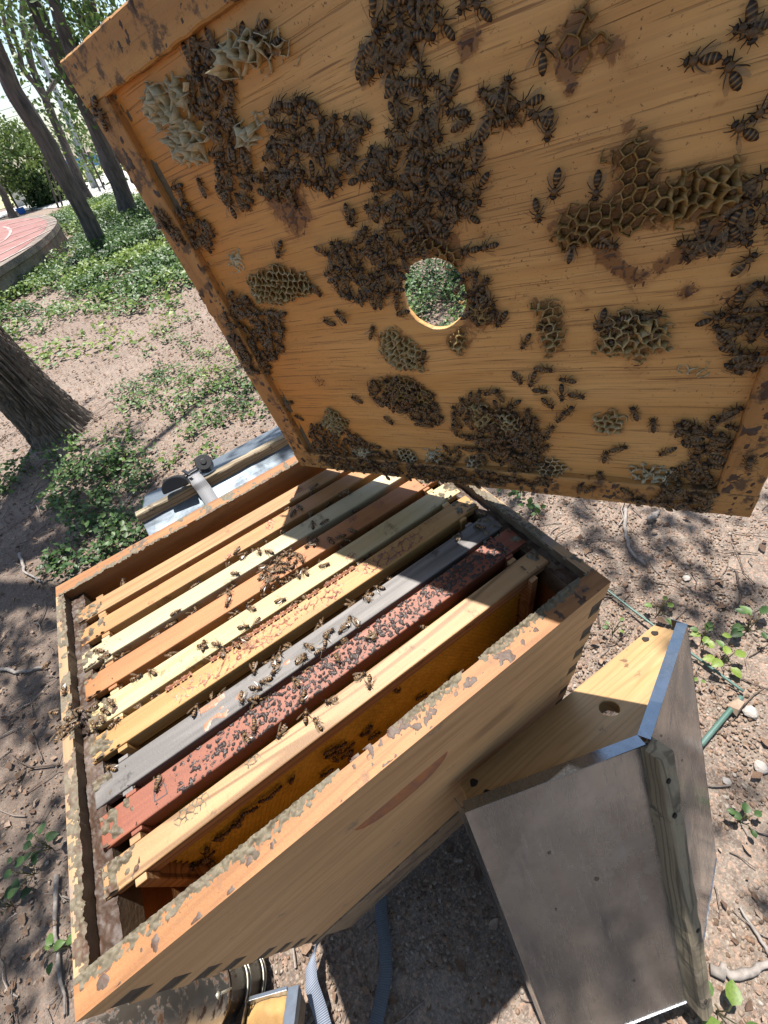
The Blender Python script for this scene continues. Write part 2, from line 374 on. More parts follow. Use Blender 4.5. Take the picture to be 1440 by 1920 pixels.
one_twig([(214, 975), (250, 925)], .006, 'straight pale stick poking from the ground cover by the strapped roof')
one_twig([(0, 1255), (50, 1262), (95, 1250)], .006, 'pale root lying on the shaded soil beside the long hive wall')
one_twig([(110, 1640), (105, 1740), (128, 1900)], .005, 'long dark twig beside the bottom corner of the hive box', c=(.1, .08, .07))

# ------------------------------------------------------------------ ground cover plants
green = attr_mat('ground_cover_leaf', [(.02, .05, .014), (.05, .115, .025), (.10, .19, .04), (.24, .33, .05)], .48, .25, .30)
G = lambda pts: [tuple(gp(*p)[:2]) for p in pts]
patches = [  # polygon on the ground, plants per square metre, height, lighter tone
    (G([(-200, 600), (0, 530), (130, 500), (330, 470), (420, 540), (330, 560), (150, 560), (0, 600), (-200, 680)]), 800, .16, .58),
    (G([(-200, 700), (0, 600), (160, 562), (330, 545), (330, 590), (150, 600), (60, 640), (0, 660), (-200, 780)]), 230, .10, .62),
    (G([(100, 420), (200, 378), (300, 378), (400, 430), (420, 500), (300, 460), (215, 500), (110, 505), (170, 470), (130, 430)]), 800, .22, .45),
    (G([(120, 405), (200, 384), (250, 395), (150, 420)]), 700, .2, .75),
    (G([(0, 905), (60, 850), (160, 830), (300, 850), (290, 940), (270, 1010), (190, 1060), (90, 1090), (0, 1050), (-100, 1050), (-100, 930)]), 500, .085, .45),
    (G([(190, 800), (230, 720), (330, 690), (480, 700), (540, 800), (420, 850), (300, 880), (190, 870)]), 190, .06, .62),
    (G([(270, 760), (350, 690), (470, 640), (520, 700), (500, 790), (380, 820)]), 150, .05, .65),
    (G([(0, 1000), (110, 1040), (120, 1090), (40, 1110), (0, 1100)]), 150, .05, .3),
    (G([(700, 520), (800, 512), (870, 500), (950, 505), (980, 600), (930, 700), (700, 700)]), 700, .16, .45),
    (G([(1360, 960), (1460, 960), (1500, 1080), (1440, 1090), (1400, 1040)]), 420, .07, .4),
    (G([(330, 600), (420, 560), (470, 640), (330, 690), (200, 720), (190, 690)]), 60, .05, .6), (G([(0, 690), (60, 640), (330, 590), (330, 620), (180, 680), (60, 720)]), 90, .06, .75),
    (G([(940, 930), (1010, 930), (1030, 960), (960, 975)]), 130, .05, .4),
    (G([(1090, 950), (1150, 960), (1140, 1000), (1090, 985)]), 220, .05, .45),
    (G([(1180, 1070), (1230, 1110), (1200, 1150), (1160, 1120)]), 90, .04, .5),
]
LP = []; LT = []; LS = []; SP = []
for k, (poly, dn, hgt, tn) in enumerate(patches):
    q = np.array(poly); lo, hi = q.min(0), q.max(0); area = (hi - lo).prod(); r = np.random.default_rng(50 + k)
    n = int(min(area * dn, 60000)); x = r.uniform(lo[0], hi[0], n); y = r.uniform(lo[1], hi[1], n)
    big = dn > 600
    keep = polydist(x, y, poly) + (fbm(x * 2.5, y * 2.5, 60 + k) - .5) * (1.2 if big else .5) > 0
    keep &= fbm(x * 2.6, y * 2.6, 80 + k) > (.38 if big else .42)
    keep &= ~((x > -.15) & (x < .75) & (y > -.6) & (y < 1.25)) & (np.hypot(x - NT0[0], y - NT0[1]) > .26)
    x, y = x[keep], y[keep]
    far = np.hypot(x, y).mean() if len(x) else 0; nl = 3 if far > 4 else 9
    for _ in range(nl):
        j = .028 if nl == 9 else .05
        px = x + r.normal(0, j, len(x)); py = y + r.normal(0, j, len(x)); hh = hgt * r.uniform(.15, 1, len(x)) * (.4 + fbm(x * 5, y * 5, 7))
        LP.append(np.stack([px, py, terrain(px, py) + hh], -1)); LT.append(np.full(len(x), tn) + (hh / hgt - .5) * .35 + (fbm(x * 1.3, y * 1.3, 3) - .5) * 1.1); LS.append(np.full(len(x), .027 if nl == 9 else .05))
    if nl == 9: SP.append(np.stack([x, y], -1))
leaves(np.concatenate(LP), np.concatenate(LS), up=.6, tone=np.concatenate(LT), name='ground_cover', mat=green, seed=3, narrow=.72, fold=.35, kind='stuff')
SP = np.concatenate(SP)[::2]; V = []; F = []
for p in SP:
    z = float(terrain(p[0], p[1])); e = p + rng.normal(0, .02, 2)
    v, f = tube_geo([(p[0], p[1], z), ((p[0] + e[0]) / 2, (p[1] + e[1]) / 2, z + .035), (e[0], e[1], z + .055)], .0011, 3, False)
    F += [tuple(q + len(V) for q in g) for g in f]; V += v
mesh('ground_cover_stems', V, F, plain('green_stem', (.10, .10, .04), .7), kind='stuff')
def seedling(px, py, n, size, label, spread=.05, tone=.7):
    size *= .62; spread *= .7; c = gp(px, py); z = float(terrain(c[0], c[1])); root = empty('seedling', (c[0], c[1], z), label, 'plant', 'seedlings growing singly out of the gravel and soil')
    m = MB(); r = np.random.default_rng(int(px * 7 + py)); P = []
    for k in range(n):
        a = 6.28 * k / n * 1.6 + r.uniform(0, .5); rr = spread * r.uniform(.3, 1); h = r.uniform(.02, .06)
        m.tube([(0, 0, -.004), (math.cos(a) * rr * .5, math.sin(a) * rr * .5, h * .8), (math.cos(a) * rr, math.sin(a) * rr, h)], .0011, 4)
    m.build('stem', bpy.data.materials['green_stem'], root)
    for k in range(n):
        pass
    r = np.random.default_rng(int(px * 7 + py))
    for k in range(n):
        a = 6.28 * k / n * 1.6 + r.uniform(0, .5); rr = spread * r.uniform(.3, 1); h = r.uniform(.02, .06)
        d = np.array([math.cos(a), math.sin(a), .15]); d /= np.linalg.norm(d); w = np.array([-d[1], d[0], 0]); s = size * r.uniform(.7, 1.2); b = np.array([math.cos(a) * rr, math.sin(a) * rr, h])
        pts = []; us = [0, .2, .45, .7, .9, 1]; ws = [.02, .30, .36, .28, .10, 0]
        for u, q in zip(us, ws): pts += [b + d * s * u + w * s * q + np.array([0, 0, .12 * s * q * 3 - .25 * s * u * u]), b + d * s * u - np.array([0, 0, .25 * s * u * u]), b + d * s * u - w * s * q + np.array([0, 0, .12 * s * q * 3 - .25 * s * u * u])]
        fc = []
        for i in range(5): fc += [(3 * i, 3 * i + 1, 3 * i + 4, 3 * i + 3), (3 * i + 1, 3 * i + 2, 3 * i + 5, 3 * i + 4)]
        mesh('leaf', pts, fc, green, root, smooth=True, tone=[min(1, tone + r.normal(0, .12))] * len(pts))
for a in [(95, 1590, 7, .045, 'dark leafy seedling against the short end wall of the hive', .05, .35), (128, 1775, 5, .035, 'small seedling with toothed leaves by the hive corner, above the smoker', .03, .6),
          (60, 1640, 6, .04, 'dark seedling in the shade a hand from the hive end wall', .05, .3), (20, 1700, 5, .04, 'dark seedling at the picture edge in shaded litter', .05, .25),
          (1235, 1150, 5, .03, 'bright small seedling beyond the top end of the leaning roof', .04, .75), (1318, 1200, 6, .038, 'leafy seedling on the gravel beside the far part of the green rod', .05, .7),
          (1352, 1245, 7, .042, 'fullest bright seedling growing just outside the long green rod', .05, .85), (1405, 1180, 8, .045, 'dark green bushy seedling beyond the green rods', .06, .4),
          (1295, 1285, 2, .02, 'tiny yellow green sprout between the leaning roof and the green rod', .02, .9), (1345, 1898, 4, .055, 'broad bright leaves at the foot of the leaning roof', .04, .75),
          (1385, 1540, 5, .035, 'small dull green seedling in shaded soil beside the roof slope', .04, .35), (1150, 1185, 4, .022, 'low round sprout on gravel beside the finger jointed hive corner', .03, .7)]:
    seedling(*a)

# ------------------------------------------------------------------ trees
def bark_mat(name, c1, c2, sc=1.0):
    t = NT(name); o = t.obj(); v = t.scaled(o, (1, 1, .16)); n = t.noise(v, 42 * sc, 7, .65, .6); n2 = t.noise(o, 2.5, 4)
    c = t.mix(t.ramp(n, .35, .65), c1, c2); c = t.mix(t.ramp(n2, .35, .7, 0, .5), c, tuple(x * 1.5 for x in c2))
    t.col(c); t.rough(.95); t.bump(n, 1.0, .02 / sc); return t.m
bark = bark_mat('furrowed_bark', (.10, .080, .064), (.27, .22, .18)); bark2 = bark_mat('dark_bark', (.035, .030, .026), (.125, .107, .090), .6)
crown_m = attr_mat('tree_leaf', [(.022, .055, .014), (.05, .115, .025), (.10, .17, .035), (.18, .25, .06)], .5, .2, .35)
def curve(P, n):
    P = np.asarray(P, float); t = np.linspace(0, len(P) - 1, n); k = np.arange(len(P)); out = np.stack([np.interp(t, k, P[:, i]) for i in range(P.shape[1])], -1)
    for _ in range(2): out[1:-1] = (out[:-2] + 2 * out[1:-1] + out[2:]) / 4
    return out
def limb(V, F, P, R, n=14, seg=40, seed=0):
    Q = curve(P, seg); rr = np.interp(np.linspace(0, len(R) - 1, seg), np.arange(len(R)), R)
    v, f = tube_geo(Q, rr, n, True, lambda a, i: 1 + .10 * math.sin(3 * a + i * .13 + seed) + .06 * math.sin(7 * a - i * .3 + seed))
    F += [tuple(q + len(V) for q in g) for g in f]; V += v
def tree(name, limbs, crowns, label, cat='tree', group=None, leaf=.07, mat=bark2, seed=0, up=.25, **kw):
    # limbs: list of (points in metres, radii); crowns: list of (centre, radii, leaf count, tone)
    b = np.asarray(limbs[0][0][0], float); root = empty(name, tuple(b), label, cat, group)
    for k, (P, R) in enumerate(limbs):
        V = []; F = []; limb(V, F, np.asarray(P) - b, R, seed=seed + k, n=14 if k == 0 else 9, seg=46 if k == 0 else 26); mesh('trunk' if k == 0 else 'branch', V, F, mat, root, smooth=True)
    if crowns:
        r = np.random.default_rng(seed); PP = []; TT = []
        for c, rad, n, tn in crowns:
            nc = max(6, n // 45); cc = r.normal(size=(nc, 3)); cc /= np.linalg.norm(cc, axis=1)[:, None]; cc *= r.uniform(.35, 1, (nc, 1)) ** .6; cc = np.asarray(c) + cc * np.asarray(rad)
            q = cc[r.integers(0, nc, n)] + r.normal(size=(n, 3)) * np.asarray(rad) * .13
            PP.append(q); TT.append(np.full(n, tn) + (fbm(q[:, 0] * 2, q[:, 2] * 2 + q[:, 1], 9) - .5) * .8)
        leaves(np.concatenate(PP) - b, leaf, up=up, tone=np.concatenate(TT), name='crown', mat=crown_m, parent=root, seed=seed + 9)
    return root
def pxl(base, pts): return [base] + [on_vertical(u, v, base) for u, v in pts]
def wr(base, px, u, v): # radius in metres of something px pixels wide at this place
    p = on_vertical(u, v, base); d = (CR @ (p * 1000 - CC - np.array([0, 0, GZ])))[2]; return .83 * px / CF * d / 2000

# the near trunk, modelled with real furrows and a root flare
b = NT0.copy(); b[2] = 0
bL, bR = gp(70, 838), gp(182, 792); r0 = np.linalg.norm(bR - bL) / 2 * .96
nk, ns = 330, 300; V = []; zz = np.linspace(-.05, 3.6, nk); root = empty('tree', (b[0], b[1], 0), 'thick furrowed tree trunk rising from the soil by the dark ground cover', 'tree', 'trees standing in the planted bed')
th = np.linspace(0, 2 * math.pi, ns, endpoint=False); TH, ZZ = np.meshgrid(th, zz)
flare = 1 + .34 * np.exp(-np.maximum(ZZ, 0) / .10) * (1 + .5 * np.sin(TH * 5 + 1)) + .10 * np.exp(-ZZ / .5)
def cyl_noise(k, z, s): return vn(np.cos(TH) * k + 20, z + np.sin(TH) * k * 1.7, s)
ridge = 1 - np.abs(2 * cyl_noise(15, ZZ * 8.5 + cyl_noise(4, ZZ * 9, 9) * 2.2, 4) - 1)
ridge2 = 1 - np.abs(2 * cyl_noise(32, ZZ * 24, 6) - 1)
rad = r0 * .86 * flare * (1 - .07 * ZZ) + (-.038 * ridge ** 3 - .014 * ridge2 ** 2)
lean = np.array([-.10, .02])
X = np.cos(TH) * rad + lean[0] * ZZ * .35; Y = np.sin(TH) * rad + lean[1] * ZZ
V = np.stack([X, Y, ZZ], -1).reshape(-1, 3); ii = np.arange(nk * ns).reshape(nk, ns)
F = np.stack([ii[:-1], np.roll(ii, -1, 1)[:-1], np.roll(ii, -1, 1)[1:], ii[1:]], -1).reshape(-1, 4)
mesh('trunk', V, F, bark, root, smooth=True)
near_tree = root

B2 = (gp(172, 482) + gp(213, 466)) / 2; B3 = gp(168, 384); B4 = (gp(226, 416) + gp(262, 408)) / 2
w = lambda B, px, u, v: wr(B, px, u, v)
tree('tree', [(pxl(B2, [(188, 462), (160, 400), (120, 330), (88, 265), (55, 215), (24, 170), (0, 110), (-30, 40), (-60, -60)]), [w(B2, 52, 190, 470), w(B2, 40, 175, 440), w(B2, 36, 140, 370), w(B2, 36, 115, 330), w(B2, 38, 85, 265), w(B2, 38, 55, 215), w(B2, 34, 24, 170), w(B2, 34, 0, 110), w(B2, 30, -30, 40), w(B2, 26, -60, -40)]),
             (pxl(gp(205, 462), [(218, 461), (240, 458)]), [.10, .06, .02])],
     [(on_vertical(-70, -120, B2), (1.1, 1.1, .6), 500, .5)], 'long slanting tree trunk whose pale root runs into the ground cover', group='trees standing in the planted bed', seed=1)
f3 = on_vertical(88, 192, B3)
tree('tree', [(pxl(B3, [(150, 340), (131, 295), (110, 245), (98, 219), (88, 192)]), [w(B3, 30, 168, 384), w(B3, 20, 150, 340), w(B3, 19, 131, 295), w(B3, 17, 100, 230), w(B3, 17, 98, 219), w(B3, 16, 90, 195)]),
             ([f3] + [on_vertical(u, v, B3) for u, v in [(68, 160), (50, 140), (30, 110), (14, 70), (4, 20), (0, -30)]], [w(B3, 11, 88, 192)] * 4 + [w(B3, 8, 20, 60)] * 3),
             ([f3] + [on_vertical(u, v, B3) for u, v in [(75, 160), (61, 130), (52, 95), (46, 60), (40, 30), (43, 0), (40, -40)]], [w(B3, 14, 88, 192)] * 5 + [w(B3, 10, 40, 30)] * 3),
             ([f3] + [on_vertical(u, v, B3) for u, v in [(92, 172), (100, 157), (108, 147), (118, 142)]], [w(B3, 9, 88, 192)] * 5),
             ([on_vertical(49, 85, B3)] + [on_vertical(u, v, B3) for u, v in [(57, 70), (62, 50), (74, 40), (82, 20)]], [w(B3, 8, 60, 60)] * 5),
             ([on_vertical(45, 135, B3)] + [on_vertical(u, v, B3) for u, v in [(38, 105), (25, 60), (16, 30), (20, 0)]], [w(B3, 8, 38, 105)] * 5)],
     [(on_vertical(12, 20, B3), (1.3, 1.3, .9), 300, .65), (on_vertical(60, -20, B3), (.9, .9, .5), 120, .65), (on_vertical(105, 95, B3), (.45, .45, .5), 50, .6)],
     'slim tree behind the slanting trunk, forking into several bare limbs', group='trees standing in the planted bed', seed=2)
tree('tree', [(pxl(B4, [(238, 385), (225, 345), (212, 318), (198, 285), (176, 235), (150, 180), (125, 135), (102, 92), (82, 50), (66, 10), (50, -40)]), [w(B4, 44, 245, 410), w(B4, 38, 235, 380), w(B4, 36, 220, 340), w(B4, 38, 212, 318), w(B4, 34, 198, 285), w(B4, 30, 176, 235), w(B4, 32, 150, 180), w(B4, 38, 125, 135), w(B4, 36, 102, 92), w(B4, 32, 82, 50), w(B4, 30, 66, 10), w(B4, 28, 50, -40)])],
     [(on_vertical(40, -150, B4), (1.0, 1.0, .5), 400, .5)], 'stout leaning tree trunk partly hidden by the upper edge of the cover', group='trees standing in the planted bed', seed=3)
B5 = gp(330, 400)
tree('tree', [(pxl(B5, [(290, 335), (230, 250), (180, 180), (150, 130), (128, 85), (112, 40), (98, -10), (90, -40)]), [w(B5, 34, 200, 200)] * 5 + [w(B5, 27, 130, 85), w(B5, 25, 112, 40), w(B5, 22, 98, 0), .1])],
     [(on_vertical(160, -130, B5), (1.2, 1.2, .6), 600, .4)], 'dark straight trunk emerging behind the top corner of the cover', group='trees standing in the planted bed', seed=4)
B6 = gp(440, 345)
tree('tree', [(pxl(B6, [(300, 240), (200, 90), (180, 50), (168, 0), (160, -40)]), [w(B6, 22, 200, 90)] * 6), ([on_vertical(178, 60, B6)] + [on_vertical(u, v, B6) for u, v in [(160, 42), (146, 25), (134, 0)]], [w(B6, 12, 160, 40)] * 4)],
     [(on_vertical(205, 25, B6), (2.2, 2.2, 1.5), 3000, .6), (on_vertical(150, 0, B6), (1.6, 1.6, 1.2), 600, .7), (on_vertical(120, 70, B6), (.9, .9, .9), 140, .7), (on_vertical(260, -20, B6), (2.5, 2.5, 1.6), 2000, .4)], 'leafy tree with a thin forked trunk above the cover corner', group='trees standing in the planted bed', seed=5, leaf=.10)
Bf = gp(76, 386)
tree('tree', [(pxl(Bf, [(68, 372), (55, 355), (40, 345), (20, 342), (0, 335)]), [w(Bf, 14, 70, 380)] * 3 + [w(Bf, 9, 40, 345)] * 3), ([on_vertical(36, 344, Bf), on_vertical(26, 325, Bf), on_vertical(14, 305, Bf)], [w(Bf, 6, 30, 330)] * 3)],
     [(on_vertical(16, 300, Bf), (1.7, 1.7, .95), 3400, .8), (on_vertical(50, 318, Bf), (1.0, 1.0, .7), 1500, .7), (on_vertical(-40, 295, Bf), (1.8, 1.8, 1.3), 2000, .7)], 'low bushy tree with a rounded crown beyond the red platform', group='trees beyond the planted bed', seed=6, leaf=.13)
Bg = gp(27, 412)
tree('tree', [(pxl(Bg, [(20, 395), (8, 365), (-5, 345), (-30, 300)]), [w(Bg, 22, 25, 405), w(Bg, 15, 18, 390), w(Bg, 13, 8, 365), w(Bg, 12, 0, 345), .1])], [(on_vertical(-40, 290, Bg), (1.2, 1.2, .7), 400, .5)], 'small dark trunk right behind the rim of the red platform', group='trees beyond the planted bed', seed=7, leaf=.1)
for k, (u, v, u2, v2, lab) in enumerate([(38, 398, 8, 345, 'thin stem next to the grey box beyond the platform'), (110, 390, 80, 300, 'thin double stemmed young tree in front of the clipped hedge'), (118, 388, 93, 310, 'thin young tree second from the hedge end'), (188, 358, 150, 280, 'staked sapling on the lawn near the blue hoarding'), (196, 355, 164, 285, 'second staked sapling beside the lawn edge')]):
    Bs = gp(u, v); tree('sapling', [(pxl(Bs, [((u + u2) / 2, (v + v2) / 2), (u2, v2)]), [w(Bs, 4, u, v)] * 3)], [(on_vertical(u2, v2, Bs), (.6, .6, .9), 110 if k > 1 else 60, .75)], lab, 'tree', 'saplings beyond the bed', seed=20 + k, leaf=.12)
for k, (u, v, rr, n, tn, lab) in enumerate([(118, 322, (1.6, 1.6, 1.1), 700, .6, 'far leafy tree beside the blue hoarding'), (140, 240, (2.4, 2.4, 2.2), 330, .9, 'far light green tree whose crown shows between the trunks'), (290, 250, (3, 3, 3), 1500, .4, 'far dark tree behind the cover')]):
    Bs = gp(u + 25, v + 62 if k else 346); c = on_vertical(u, v, Bs); tree('tree', [([Bs, (Bs + c) / 2, c], [.16, .12, .08])], [(c, rr, n, tn)], lab, group='trees beyond the lawn', seed=40 + k, leaf=.22)

# unseen crown of the near tree: leaf clumps placed to shape the broken shade on soil and hive (gaps where the photograph is sunlit)
lit = [(G([(200, 780), (240, 600), (330, 520), (420, 600), (560, 830), (420, 870), (300, 880)]), 0.07),
       (G([(0, 690), (60, 600), (330, 560), (330, 640), (200, 700)]), 0.10), (G([(560, 1765), (690, 1770), (720, 1930), (540, 1930)]), 0.0),
       (G([(1150, 1190), (1450, 1160), (1450, 1440), (1330, 1440), (1240, 1330)]), .22), (G([(1120, 1130), (1300, 1290), (1280, 1200)]), .1)]
dark = [(G([(0, 930), (300, 880), (260, 1010), (130, 1080), (120, 1250), (130, 1900), (-200, 2000), (-300, 950)]), .95), (G([(950, 960), (1440, 990), (1440, 1150), (1170, 1120)]), .98),
        (G([(1330, 1450), (1450, 1450), (1450, 1930), (1320, 1930)]), .7), (G([(0, 740), (80, 700), (60, 850), (0, 870)]), .7), (G([(-400, 520), (480, 480), (480, 545), (-100, 560)]), .25), ([(-1.5, -3), (2.5, -3), (2.5, -.42), (.9, -.42), (.3, -.30), (-.6, -.28), (-1.5, -.3)], .9), (G([(950, 955), (1440, 980), (1440, 1120), (1170, 1110)]), .98), ([(.18, -.02), (.62, -.02), (.62, -.5), (.10, -.5)], .85)]
hive_lit = [(-30, 430), (-30, -60), (430, -60), (455, 0), (300, 260), (250, 440)]
n = 3900; r = np.random.default_rng(77); cx = r.uniform(-3.2, 3.8, n); cy = r.uniform(-1.6, 3.7, n); cz = r.uniform(3.0, 4.4, n)
gx_, gy_ = cx - SUN[0] / SUN[2] * cz, cy - SUN[1] / SUN[2] * cz
pr = .22 + .0 * gx_; br = fbm(gx_ * 1.6, gy_ * 1.6, 33); pr = np.where(br > .48, .62, .12)
for poly, d in dark: pr = np.where(polydist(gx_, gy_, poly) > -.02, d, pr)
for poly, d in lit: pr = np.where(polydist(gx_, gy_, poly) > -.05, d, pr)
hx, hy = cx - SUN[0] / SUN[2] * (cz - .79), cy - SUN[1] / SUN[2] * (cz - .79)
pr = np.where(polydist(hx * 1000, hy * 1000, hive_lit) > -190, 0, pr)
lidp = (hx > .18) & (hx < .75) & (hy > -.2) & (hy < .5); pr = np.where(lidp & (pr > 0), .15, pr)
keep = r.uniform(0, 1, n) < pr * .62; C0 = np.stack([cx, cy, cz], -1)[keep]
q = np.repeat(C0, 18, 0) + r.normal(size=(len(C0) * 18, 3)) * np.array([.065, .065, .06])
leaves(q - np.array([b[0], b[1], 0]), .055, up=.55, name='crown', mat=crown_m, parent=near_tree, seed=71, narrow=.7)
V = []; F = []
for k in range(9):
    a = k * .7 + .2; e = np.array([1.6 * math.cos(a) + .7, 2.0 * math.sin(a) - .4, 3.9 + .3 * math.sin(k)]); s = np.array([lean[0] * 3.3 * .35, 0, 3.2 + .04 * k])
    sh = (s[None] + (e - s)[None] * np.linspace(.2, 1, 12)[:, None]) + b; sh2 = sh[:, :2] - SUN[:2] / SUN[2] * (sh[:, 2:3] - .8)
    if np.min(np.hypot(sh2[:, 0] - .2, sh2[:, 1] - .2)) < .55: continue
    limb(V, F, [s, s + (e - s) * .4 + np.array([0, 0, .35]), e], [.07, .035, .01], n=7, seg=12, seed=k)
mesh('branch', V, F, bark2, near_tree, smooth=True, kind='stuff')

for k, (x, y, h, lab) in enumerate([(-2.6, -3.0, 3.6, 'unseen tree added to darken the light, on the side of the smoker'), (1.6, -3.6, 3.4, 'unseen tree added to darken the light, on the side of the leaning roof'), (4.6, -1.0, 3.8, 'unseen tree added to darken the light, beyond the green rods'), (-4.4, .2, 3.6, 'unseen tree added to darken the light, opposite the thick trunk')]):  # unseen trees, added to cut the sky light and darken the metal's reflections
    tree('tree', [([np.array([x, y, 0]), np.array([x + .1, y, 1.6]), np.array([x, y + .1, h])], [.17, .13, .08]), ([np.array([x + .1, y, 1.7]), np.array([x + .8, y + .3, h])], [.08, .03]), ([np.array([x + .1, y, 1.9]), np.array([x - .7, y - .3, h])], [.07, .03])], [(np.array([x, y, h]), (2.0, 1.7, 1.3), 2600, .4)], lab, group='unseen trees added to darken the light', seed=60 + k, leaf=.17)
# ------------------------------------------------------------------ red painted round platform, hedge, blue hoarding, lamp post, wires
HT = .34
top = np.array([gp(u, v, HT)[:2] for u, v in [(0, 500), (60, 462), (96, 430), (107, 414), (98, 406), (76, 403), (34, 408)]])
Am = np.c_[2 * top, np.ones(len(top))]; sol = np.linalg.lstsq(Am, (top ** 2).sum(1), rcond=None)[0]; pc = sol[:2]; pr_ = math.sqrt(sol[2] + pc @ pc)
print('platform', pc, pr_)
root = empty('platform', (pc[0], pc[1], 0), 'low round red painted concrete platform with white lines and a crumbling edge', 'platform')
N = 160; ang = np.linspace(0, 2 * math.pi, N, endpoint=False); rj = pr_ + (fbm(np.cos(ang) * 9 + 9, np.sin(ang) * 9 + 9, 2) - .5) * .10
V = []; F = []
for j, (rr, z) in enumerate([(rj * 0 + pr_ - .02, -.05), (rj - .05, .05), (rj - .04, HT - .10), (rj * 0 + pr_, HT - .08), (rj * 0 + pr_, HT), (rj * 0 + pr_ - .18, HT)]):
    V += [(math.cos(a) * q, math.sin(a) * q, z) for a, q in zip(ang, rr)]
    if j: F += [((j - 1) * N + i, (j - 1) * N + (i + 1) % N, j * N + (i + 1) % N, j * N + i) for i in range(N)]
mesh('side_wall', V, F, plain('broken_concrete', (.34, .28, .22), .95, vscale=5, c2=(.16, .13, .11), bump=1, bdist=.03), root)
mesh('painted_floor', [(math.cos(a) * (pr_ - .17), math.sin(a) * (pr_ - .17), HT + .003) for a in ang], [tuple(range(N))], plain('red_floor_paint', (.23, .09, .075), .8, vscale=3, c2=(.29, .155, .13)), root)
white = plain('worn_white_paint', (.46, .38, .35), .85, vscale=9, c2=(.30, .18, .15))
def floor_line(pts, wd, z=HT + .008):
    P = np.array([gp(u, v, HT)[:2] - pc for u, v in pts]); P = curve(np.c_[P, np.zeros(len(P))], 5 * len(P))[:, :2]; T = np.gradient(P, axis=0); T /= np.linalg.norm(T, axis=1)[:, None]; Nn = np.stack([-T[:, 1], T[:, 0]], -1) * wd / 2
    V = [(*p, z) for p in P + Nn] + [(*p, z) for p in P - Nn]; k = len(P); mesh('painted_line', V, [(i, i + 1, k + i + 1, k + i) for i in range(k - 1)], white, root)
for a_, b_ in [((12, 422), (92, 404)), ((15, 432), (100, 408)), ((18, 443), (104, 414)), ((0, 463), (104, 419)), ((0, 478), (98, 430)), ((0, 492), (60, 460))]: floor_line([a_, ((a_[0] + b_[0]) / 2, (a_[1] + b_[1]) / 2), b_], .05)
floor_line([(-8, 460), (8, 452), (18, 442), (21, 434), (16, 428), (6, 426)], .055)
hd = [gp(75, 388), gp(100, 381), gp(128, 372), gp(150, 366)]; hm = attr_mat('hedge_leaf', [(.02, .05, .015), (.05, .10, .03), (.09, .14, .04)], .6, .2, .2)
P = np.concatenate([np.array(hd[i]) + (np.array(hd[i + 1]) - hd[i]) * rng.uniform(0, 1, (1800, 1)) for i in range(3)]); P += rng.uniform(-1, 1, P.shape) * np.array([.35, .35, 0]); P[:, 2] = rng.uniform(.0, .75, len(P))
leaves(P, .13, up=.2, name='hedge', mat=hm, seed=4, label='low clipped dark hedge along the pale pavement behind the trunks', cat='hedge')
P0 = (gp(122, 330)); P1 = gp(300, 285); blue = plain('blue_hoarding', (.05, .26, .72), .5, vscale=1); d = (P1 - P0); L = np.linalg.norm(d[:2]); root = empty('hoarding', Matrix.Translation(P0) @ Matrix.Rotation(math.atan2(d[1], d[0]), 4, 'Z'), 'bright blue panel hoarding far beyond the lawn', 'fence')
hh = on_vertical(150, 293, gp(150, 318))[2] * 1.0; nP = 12
for k in range(nP): MB().box((k * L / nP + .03, -.03, .12), ((k + 1) * L / nP - .03, .03, hh + .05 * (k % 2))).build('panel', blue, root)
for k in range(nP + 1): MB().box((k * L / nP - .05, -.06, 0), (k * L / nP + .05, -.032, hh + .12)).build('post', plain('grey_steel', (.4, .42, .45), .5) if k == 0 else bpy.data.materials['grey_steel'], root)
q0 = gp(-60, 360); q1 = gp(90, 330); gm = plain('pale_block', (.55, .54, .52), .8)
for k, (u, v, u2, v2, lab) in enumerate([(44, 386, 20, 350, 'tall pale grey cabinet beyond the red platform'), (50, 380, 33, 352, 'dark low cabinet behind the pale grey cabinet')]):
    Bc = gp(u, v); h = on_vertical(u2, v2, Bc)[2]; wd = w(Bc, 24 if k == 0 else 10, u, v) * 2; rt = empty('cabinet', tuple(Bc), lab, 'cabinet')
    m_ = gm if k == 0 else plain('dark_panel', (.10, .10, .11), .6)
    MB().box((-wd / 2, 0, 0), (wd / 2, wd * .8, h)).build('body', m_, rt, bevel=.02); MB().box((-wd / 2 - .03, -.03, h + .002), (wd / 2 + .03, wd * .8 + .03, h + .06)).build('lid', m_, rt)
Bb = gp(43, 400); wd = w(Bb, 14, 43, 400); rt = empty('bin', tuple(Bb), 'small bright blue plastic tub beyond the red platform', 'tub'); m = MB()
m.add([(-wd, -wd, 0), (wd, -wd, 0), (wd, wd, 0), (-wd, wd, 0), (-wd * 1.2, -wd * 1.2, wd * 1.3), (wd * 1.2, -wd * 1.2, wd * 1.3), (wd * 1.2, wd * 1.2, wd * 1.3), (-wd * 1.2, wd * 1.2, wd * 1.3)], [(0, 3, 2, 1), (0, 1, 5, 4), (1, 2, 6, 5), (2, 3, 7, 6), (3, 0, 4, 7)]); m.build('body', plain('blue_plastic', (.03, .16, .55), .4), rt)
MB().box((-wd * 1.25, -wd * 1.25, wd * 1.3), (wd * 1.25, -wd * 1.13, wd * 1.45)).box((-wd * 1.25, wd * 1.13, wd * 1.3), (wd * 1.25, wd * 1.25, wd * 1.45)).box((-wd * 1.25, -wd * 1.13, wd * 1.3), (-wd * 1.13, wd * 1.13, wd * 1.45)).box((wd * 1.13, -wd * 1.13, wd * 1.3), (wd * 1.25, wd * 1.13, wd * 1.45)).build('rim', bpy.data.materials['blue_plastic'], rt)
Bp = gp(178, 352); rt = empty('lamp_post', tuple(Bp), 'tall pale grey lamp post seen between the leaning trunks', 'lamp post'); T_ = [on_vertical(u, v, Bp) - Bp for u, v in [(172, 340), (120, 205), (72, 98), (50, 50)]]
